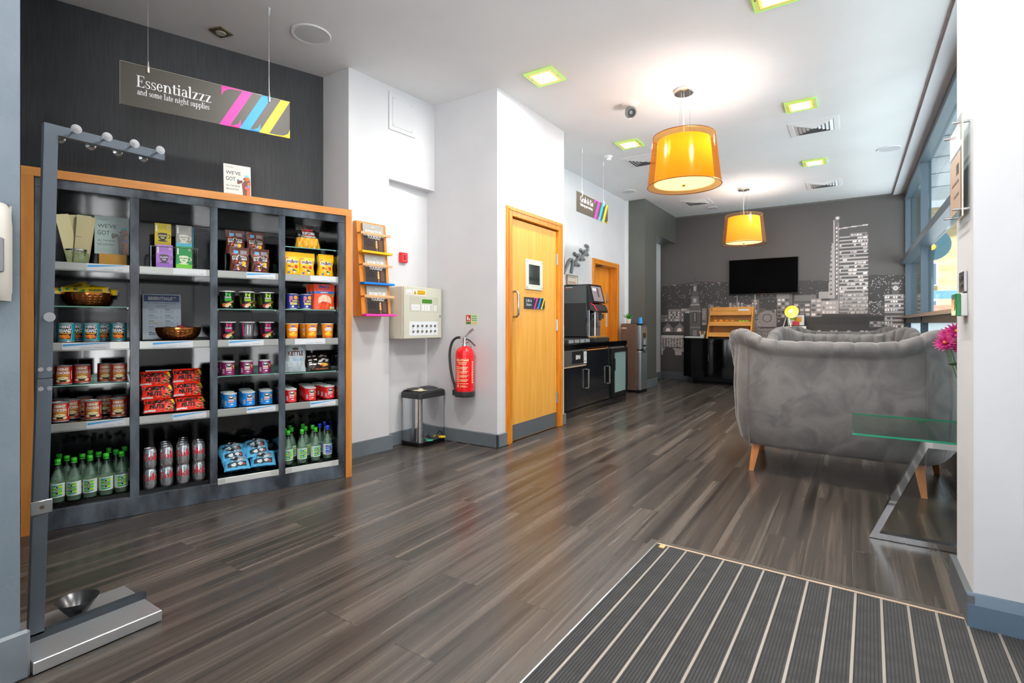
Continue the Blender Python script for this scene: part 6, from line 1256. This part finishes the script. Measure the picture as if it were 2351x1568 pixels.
# tea boxes in a wire rack
def tea(label, s, d, z, c, band, cc, cup_, h=.135, w=.083, words='ORGANIC', side=None):
    t = PT('tea_box', label, 'tea box', s, d, z, 'boxes of tea in the wire rack'); b = MB(); b.box(-w/2, w/2, 0, .06, 0, h, M(c, .45)); p = Pr(); p.rect(-w/2, w/2, 0, .026 if band != c else .01, M(band, .45), .6)
    C = M(cc, .4); p.poly([(-.026, .072), (.022, .072), (.018, .048), (.008, .034), (-.012, .034), (-.022, .048)], M(cup_, .4), 1); p.ell(-.002, .073, .024, .006, M(cup_, .4), 1.2, 16)
    for g in _ring(.026, .058, .012, .012, .004, .004, -100, 100, 8): p.poly(g, M(cup_, .4), 1)
    p.ell(-.002, .030, .026, .004, M(cup_, .4), 1, 14); p.text(words, -.002, .058, .009, C, 2, w=.040, bold=.03); p.text('TEA', -.002, .044, .009, C, 2, w=.022, bold=.03); p.rect(-.036, -.028, .085, .125, M('#f0f0e8', .4), 1); p.rect(.022, .032, .108, .120, WT, 1); p.rect(.024, .030, .111, .117, K_, 1.5)
    p.put(b, flat(.0003, -.0003)); b.build('carton', t)
tea('mustard yellow tea box, upper left in the wire rack', .520, .15, 1.552, '#b9a418', '#a89414', '#e8e0a0', '#23241c'); tea('grey and sky blue tea box, upper right in the wire rack', .628, .15, 1.552, '#8f8d88', '#4aa8c0', '#6a6a6a', '#d8d6cc', words='WHITE'); tea('lilac tea box, lower left in the wire rack', .523, .075, 1.414, '#a878c8', '#9060b8', '#e0d0e8', '#4a4048', words='SLEEP'); tea('green tea box, lower right in the wire rack', .622, .075, 1.414, '#1f8a44', '#6ac02a', '#2f7a3a', '#e8ecd0', words='PURE')
b = MB(); b.poly if 0 else None
tb2 = MB(); tb2.box(.672, .678, .15, .21, 1.552, 1.682, M('#0f6a86', .4)); tag(tb2.build('tea_box', None, SH(0, 0, 0), SR), 'dark teal tea box edge behind the grey and sky blue one', 'tea box')
t = PT('wire_rack', 'chrome wire rack holding the four tea boxes', 'rack', .573, .12, 1.411); b = MB()
for y in (-.065, .09):
    for x in (-.118, .118): b.tube([(x, y, .0), (x, y, .125)], .0025, CHROME, 6)
    b.tube([(-.118, y, .125), (.118, y, .125)], .0025, CHROME, 6)
for x in (-.118, .118):
    for z in (.03, .09, .125): b.tube([(x, -.065, z), (x, .09, z)], .0022, CHROME, 6)
b.tube([(-.118, .02, .137), (.118, .02, .137)], .0025, CHROME, 6); b.tube([(-.118, .09, .137), (.118, .09, .137)], .0025, CHROME, 6); b.tube([(-.118, .02, .0), (-.118, .02, .137)], .0022, CHROME, 6); b.tube([(.118, .02, .0), (.118, .02, .137)], .0022, CHROME, 6); b.build('wires', t)
# bowls
def bowl(label, s, z, d=.16):
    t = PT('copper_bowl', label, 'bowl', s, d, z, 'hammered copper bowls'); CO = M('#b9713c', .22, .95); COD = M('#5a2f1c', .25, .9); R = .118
    def f(u, v):
        a = 2*PI*u; r = R*math.sin(PI/2*(.32+.68*v))**.75*(1 if v < .93 else 1); z_ = .075*(v**1.5)
        dm = -.0034*max(0, math.cos(30*a*1))*max(0, math.cos(24*PI*v*.5)) if .12 < v < .93 else 0
        return ((r+dm)*math.cos(a), (r+dm)*math.sin(a), z_)
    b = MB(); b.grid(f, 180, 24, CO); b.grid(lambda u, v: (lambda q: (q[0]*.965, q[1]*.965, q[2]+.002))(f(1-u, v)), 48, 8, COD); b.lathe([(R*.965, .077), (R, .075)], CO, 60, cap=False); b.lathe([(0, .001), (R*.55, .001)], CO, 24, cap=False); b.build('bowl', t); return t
bowl('hammered copper bowl heaped with yellow breakfast packs', .168, 1.179, .16); bowl('empty-looking hammered copper bowl in front of the price list', .597, .984, .128)
def wb(p): p.text('Weetabix', .01, .014, .017, M('#2a2418', .4), 1.5, w=.062, bold=.03); p.ell(-.045, .022, .010, .010, M('#2f8a3a', .4), 1, 12); p.rect(-.0245, .05, .0, .006, M('#e8d8b8', .4), 1, 4)
def wmf(u, v): return WT if u < .06 or u > .94 else M('#f2cc14', .35)
w1 = pouch('breakfast_pack', 'yellow breakfast biscuit pack lettered Weetabix, front of the bowl', 'biscuit pack', .14, .045, .025, M('#f2cc14', .35), wb, 'yellow breakfast packs in the bowl', 0, False, 31, mf=wmf, wr=.001)
place(w1, .195, .115, 1.245); w1.rotation_euler = (math.radians(-25), math.radians(-5), SR)
for s, d, z, ry, rz, l in ((.125, .125, 1.247, 4, .1, 'left front'), (.115, .18, 1.268, -20, .3, 'standing up at left rear'), (.19, .19, 1.266, 12, -.2, 'upper right'), (.235, .14, 1.243, 0, -.4, 'right end'), (.09, .14, 1.238, 6, .5, 'far left end')):
    o = dup(w1, SH(s, d, z), SR+rz, 'yellow breakfast biscuit pack, %s of the bowl' % l, rx=math.radians(-40)); o.rotation_euler[1] = math.radians(ry)
b = MB(); b.box(-.025, .025, -.02, .02, 0, .03, M('#a01c3a', .4), .005, T=Matrix.Rotation(.3, 4, 'Y')); tag(b.build('wrapped_sweet', None, SH(.61, .15, 1.04), SR), 'dark red wrapped item peeping from the copper bowl', 'sweet')
# posters
def poster(name, label, s, d, z, w, h, tilt, dim=False, rz=0):
    t = PT(name, label, 'poster', s, d, z, None, rz, math.radians(tilt)); b = MB(); b.box(0, w, 0, .004, 0, h, PAPER); p = Pr(); k = w/.155; K = M('#3a3a3c', .5)
    p.rect(0, w, 0, h, M('#dcd9d2', .5), .6); p.text("WE'VE", .012*k, h*.70, .022*k, K, 1, 'l', w=.085*k, bold=.01); p.text('GOT', .012*k, h*.51, .026*k, K, 1, 'l', w=.055*k, bold=.01); p.text('ALL THE BEAR', .012*k, h*.335, .011*k, K, 1, 'l', w=.080*k, bold=.01); p.text('NECESSITIES', .012*k, h*.23, .011*k, K, 1, 'l', w=.072*k, bold=.01); p.text('Connect', .012*k, h*.90, .010*k, K, 1, 'l', w=.045*k)
    for j in range(3): p.rect(.012*k, .07*k, h*(.14-.03*j), h*(.145-.03*j), M('#a8a8a8', .5), 1)
    BR_ = M('#c2622a', .5); BD = M('#6a3a28', .5)
    p.poly([(.108*k, 0), (.152*k, 0), (.150*k, h*.3), (.153*k, h*.5), (.150*k, h*.6), (.120*k, h*.58), (.102*k, h*.45), (.106*k, h*.25)], BD, 1.2); p.poly([(.128*k, 0), (.15*k, 0), (.152*k, h*.55), (.135*k, h*.5)], BR_, 1.5)
    p.ell(.132*k, h*.62, .018*k, h*.065, BR_, 1.8, 16); p.ell(.117*k, h*.60, .008*k, h*.03, BD, 2, 10); p.poly([(.105*k, h*.48), (.078*k, h*.42), (.074*k, h*.52), (.082*k, h*.54), (.108*k, h*.56)], BD, 1.4); p.rect(.076*k, .088*k, h*.50, h*.57, M('#5a5a6a', .4), 2)
    p.poly([(.116*k, h*.67), (.146*k, h*.67), (.140*k, h*.73), (.122*k, h*.73)], M('#4ab0c8', .4), 2.2); p.poly([(.118*k, h*.32), (.140*k, h*.27), (.144*k, h*.35), (.122*k, h*.39)], M('#d84a50', .4), 2.2); p.rect(.134*k, .148*k, h*.36, h*.42, M('#4a8ad0', .4), 2.1)
    p.put(b, flat(.0004, -.0003)); b.build('printed_sheet', t)
    if name == 'framed_poster':
        b = MB(); b.box(-.002, w+.002, -.004, -.0035, -.002, h+.002, PANE); b.build('acrylic_cover', t)
    return t
poster('poster', "white bear poster reading We've Got, standing on top of the shelving unit", .838, .10, 1.889, .157, .218, -6)
poster('framed_poster', "acrylic-framed bear poster standing on a kraft box in the left bay", .199, .12, 1.478, .155, .215, -4)
b = MB(); b.box(0, .125, 0, .13, 0, .062, M('#b5832f', .6), .002); tag(b.build('kraft_box', None, SH(.218, .07, 1.412), SR), 'flat kraft cardboard box under the acrylic-framed poster', 'box')
t = PT('price_list', 'blue and white Essentials price list board leaning in the second bay', 'price list', .424, .27, .985, None, 0, math.radians(-8)); b = MB(); w, h = .20, .285; b.box(0, w, 0, .004, 0, h, M('#c9d6e2', .4)); p = Pr(); NV = M('#1f3a66', .4)
p.rect(.008, w-.008, h-.048, h-.006, NV, 1); p.text('ESSENTIALS', .092, h-.036, .019, WT, 2, w=.125, bold=.04); p.text('ZZZ', .166, h-.024, .008, WT, 2, w=.02, bold=.02); p.text('GET YOURS NOW FROM RECEPTION', w/2, h-.060, .006, NV, 1, w=.15, bold=.02); p.text('PRICE LIST', w/2, h-.078, .008, NV, 2, w=.05); 
for x in (.03, .115):
    for j in range(5):
        y = h-.10-.036*j; p.rect(x, x+.028, y, y+.0035, NV, 1)
        for q in range(3): p.rect(x, x+.05-.006*(q % 2), y-.007-.006*q, y-.005-.006*q, M('#7a90a8', .5), 1); p.rect(x+.062, x+.07, y-.007-.006*q, y-.005-.006*q, M('#7a90a8', .5), 1)
p.rect(.035, .09, .105, .108, M('#c8b81a', .5), 1.5); p.text('Zzz', .05, .03, .02, NV, 1, w=.035); p.put(b, flat(.0004, -.0003)); b.build('printed_board', t)
# clip-top jar with sachets
t = PT('glass_jar', 'clip-top glass jar holding cream paper sachets at top left', 'jar', .122, .10, 1.412)
b = MB(); b.lathe([(0, .002), (.05, .002), (.054, .008), (.054, .055), (.048, .068), (.048, .078)], BOTG, 28, cap=False); b.build('glass_body', t)
b = MB(); b.lathe([(.049, .068), (.051, .070), (.051, .076), (.049, .078)], STEEL, 28, cap=False); b.tube([(-.012, -.052, .072), (-.018, -.058, .055), (0, -.060, .048), (.018, -.058, .055), (.012, -.052, .072)], .0018, STEEL, 6); b.build('wire_clip', t)
SAC = M('#c9bf92', .6)
lab = ['leftmost, leaning out of the jar', 'second, behind the front one', 'front one facing out', 'right one behind the front']
for i, (x, y, rz, ry) in enumerate(((-.022, .0, .35, -.22), (-.010, .01, .15, -.12), (.012, -.012, -.05, .06), (.016, .012, -.1, .12))):
    b = MB(); b.box(-.031, .031, -.004, .004, 0, .262, SAC, .001); b.box(-.03, -.004, -.0046, -.004, .14, .143, M('#8a8468', .5)) if i == 2 else None
    if i == 2:
        for k in range(4): b.box(.014+.002*k, .018+.002*k, -.0046, -.004, .04+.009*k, .046+.009*k, M('#4a4a30', .5))
    o = b.build('paper_sachet', None, SH(.130+x*.8, .10+y, 1.418)); o.rotation_euler = (0, ry, SR+rz); tag(o, 'cream paper sachet, '+lab[i], 'sachet', 'sachets in the jar')
# ---------------------------------------------------------------- entrance mat
t = thing('entrance_mat', 'recessed ribbed entrance mat with aluminium strips in the foreground', 'mat', (-.836, 2.553, 0), math.radians(-1.4))
RUB = noisy('ribbed_grey_mat', '#323232', '#3e3e3e', nscale=14, rough=.9, bump=.3, bscale=300)
mw, md = 3.4, 4.0
MB().box(.03, mw, -md, -.03, .0005, .004, RUB).build('ribbed_carpet', t)
b = MB(); b.box(0, .034, -md, 0, .0, .007, M('#453e38', .4)); b.box(.034, 1.185, -.026, 0, .0, .007, M('#4c443e', .4)); b.build('border_trim', t)
b = MB(); b.box(.034, .040, -md, -.026, .0, .0075, ALU); b.box(.04, 1.185, -.038, -.026, .0, .006, M('#c9b49c', .4, .4)); b.build('metal_edge', t)
ST_ = M('#958d85', .45, .35); k = 0; x = .095
while x < mw-.1:
    s = MB(); s.box(x, x+.0085, -md, -.042, .004, .0062, ST_); s.build('aluminium_strip', t); x += .0835; k += 1
# carpet ribs
b = MB(); x = .045
while x < 2.2: b.box(x, x+.0035, -2.6, -.042, .004, .0052, M('#2b2a2a', .9)); x += .0104
b.build('ribs', t)['kind'] = 'stuff'
MB().box(.06, .085, -.075, -.045, .004, .008, M('#cfa86a', .5)).build('corner_plate', t)
# ---------------------------------------------------------------- outside the window
GR = noisy('pavement', '#bcbcbc', '#cacaca', nscale=8, rough=.9)
struct(MB().box(-14, 40, -24, -3.4, -.2, -.06, GR).build('ground_front_bounce')); struct(MB().box(3.0, 40, -3.4, 2.81, -.2, -.06, GR).build('ground_side_bounce')); struct(MB().box(.95, 40, 2.81, 70, -.2, -.06, noisy('asphalt', '#66676a', '#707174', nscale=12, rough=.9)).build('ground_street'))  # front and side ground: unseen, added pale to bounce sun onto the ceiling
CAN = noisy('grey_canopy_boards', '#a9adb0', '#b6babd', nscale=3, rough=.6)
cn = MB(); cn.box(-5.2, 4.2, -4.6, -3.4, 3.14, 3.3, CAN); cn.box(3.0, 4.2, -3.4, 2.81, 3.14, 3.3, CAN); cn.box(.80, 2.5, 2.81, 10.6, 3.16, 3.3, CAN)  # front and side canopies added unseen to block sun; window canopy deepened likewise
for k in range(9): cn.box(.80, 2.5, 2.9+.9*k, 2.915+.9*k, 3.15, 3.16, M('#6d7174', .6))
struct(cn.build('canopy_and_sun_block'))
BR = noisy('buff_stone_wall', '#a8895c', '#c9b186', scale=(.3, .3, 3), nscale=2.5, rough=.9)
t = thing('street_building', 'buff stone building across the street seen through the window', 'building', (9, 48, -.1), 0)
MB().box(-6, 12, 0, 10, 0, 9.5, BR).build('stone_wall', t)
MB().box(-6.3, 12.3, -.3, 10, 9.5, 10, M('#8d8e92', .6)).build('roof', t)
for i in range(6):
    for j in range(3): 
        f = MB().box(-5+2.6*i, -3.8+2.6*i, -.05, .02, 1.2+2.7*j, 2.9+2.7*j, M('#dfe3e6', .4)).build('window', t); MB().box(-4.9+2.6*i, -3.9+2.6*i, -.07, -.05, 1.3+2.7*j, 2.8+2.7*j, M('#56646e', .1)).build('pane', f)
t = thing('traffic_light', 'dark traffic light with an amber lamp outside the window', 'traffic light', (1.45, 14.5, -.06), 0)
MB().tube([(0, 0, 0), (0, 0, 3.0)], .05, M('#3a4650', .4), 10).build('pole', t); MB().lathe([(.0, 0), (.34, 0), (.34, .04), (0, .04)], M('#2f4f5a', .4), 24, T=tr(0, -.06, 2.85) @ Matrix.Rotation(PI/2, 4, 'X'), cap=False).build('backing_board', t)
MB().lathe([(0, 0), (.07, .0), (.07, .03), (0, .04)], M('#ffb020', .4, em=2), 16, T=tr(0, -.11, 2.8) @ Matrix.Rotation(PI/2, 4, 'X'), cap=False).build('amber_lamp', t); MB().lathe([(0, 0), (.07, .0), (.07, .03), (0, .04)], M('#d02818', .4, em=1.5), 16, T=tr(0, -.11, 2.98) @ Matrix.Rotation(PI/2, 4, 'X'), cap=False).build('red_lamp', t)
t = thing('street_shelter', 'blue-grey street kiosk outside the window', 'kiosk', (1.75, 16.5, -.06), 0)
TEAL = M('#5f8797', .4); b = MB(); b.box(-.55, .55, 0, .06, 1.75, 1.95, TEAL); b.box(-.55, -.3, 0, .06, 0, 1.75, TEAL); b.box(.5, .58, 0, .06, 0, 1.75, TEAL); b.build('frame', t)
MB().box(-.3, .5, .02, .04, .9, 1.6, M('#b07a62', .6)).build('poster_panel', t)
t = thing('hedge', 'clipped green hedge outside beyond the kiosk', 'hedge', (4, 22, -.06), 0)
b = MB(); rg = random.Random(4)
for i in range(160): b.ball((rg.uniform(-2.5, 4), rg.uniform(-.5, .6), rg.uniform(.1, .95)), rg.uniform(.15, .3), M('#7f9a4a' if i % 2 else '#647f3c', .8), 8)
b.build('foliage', t)
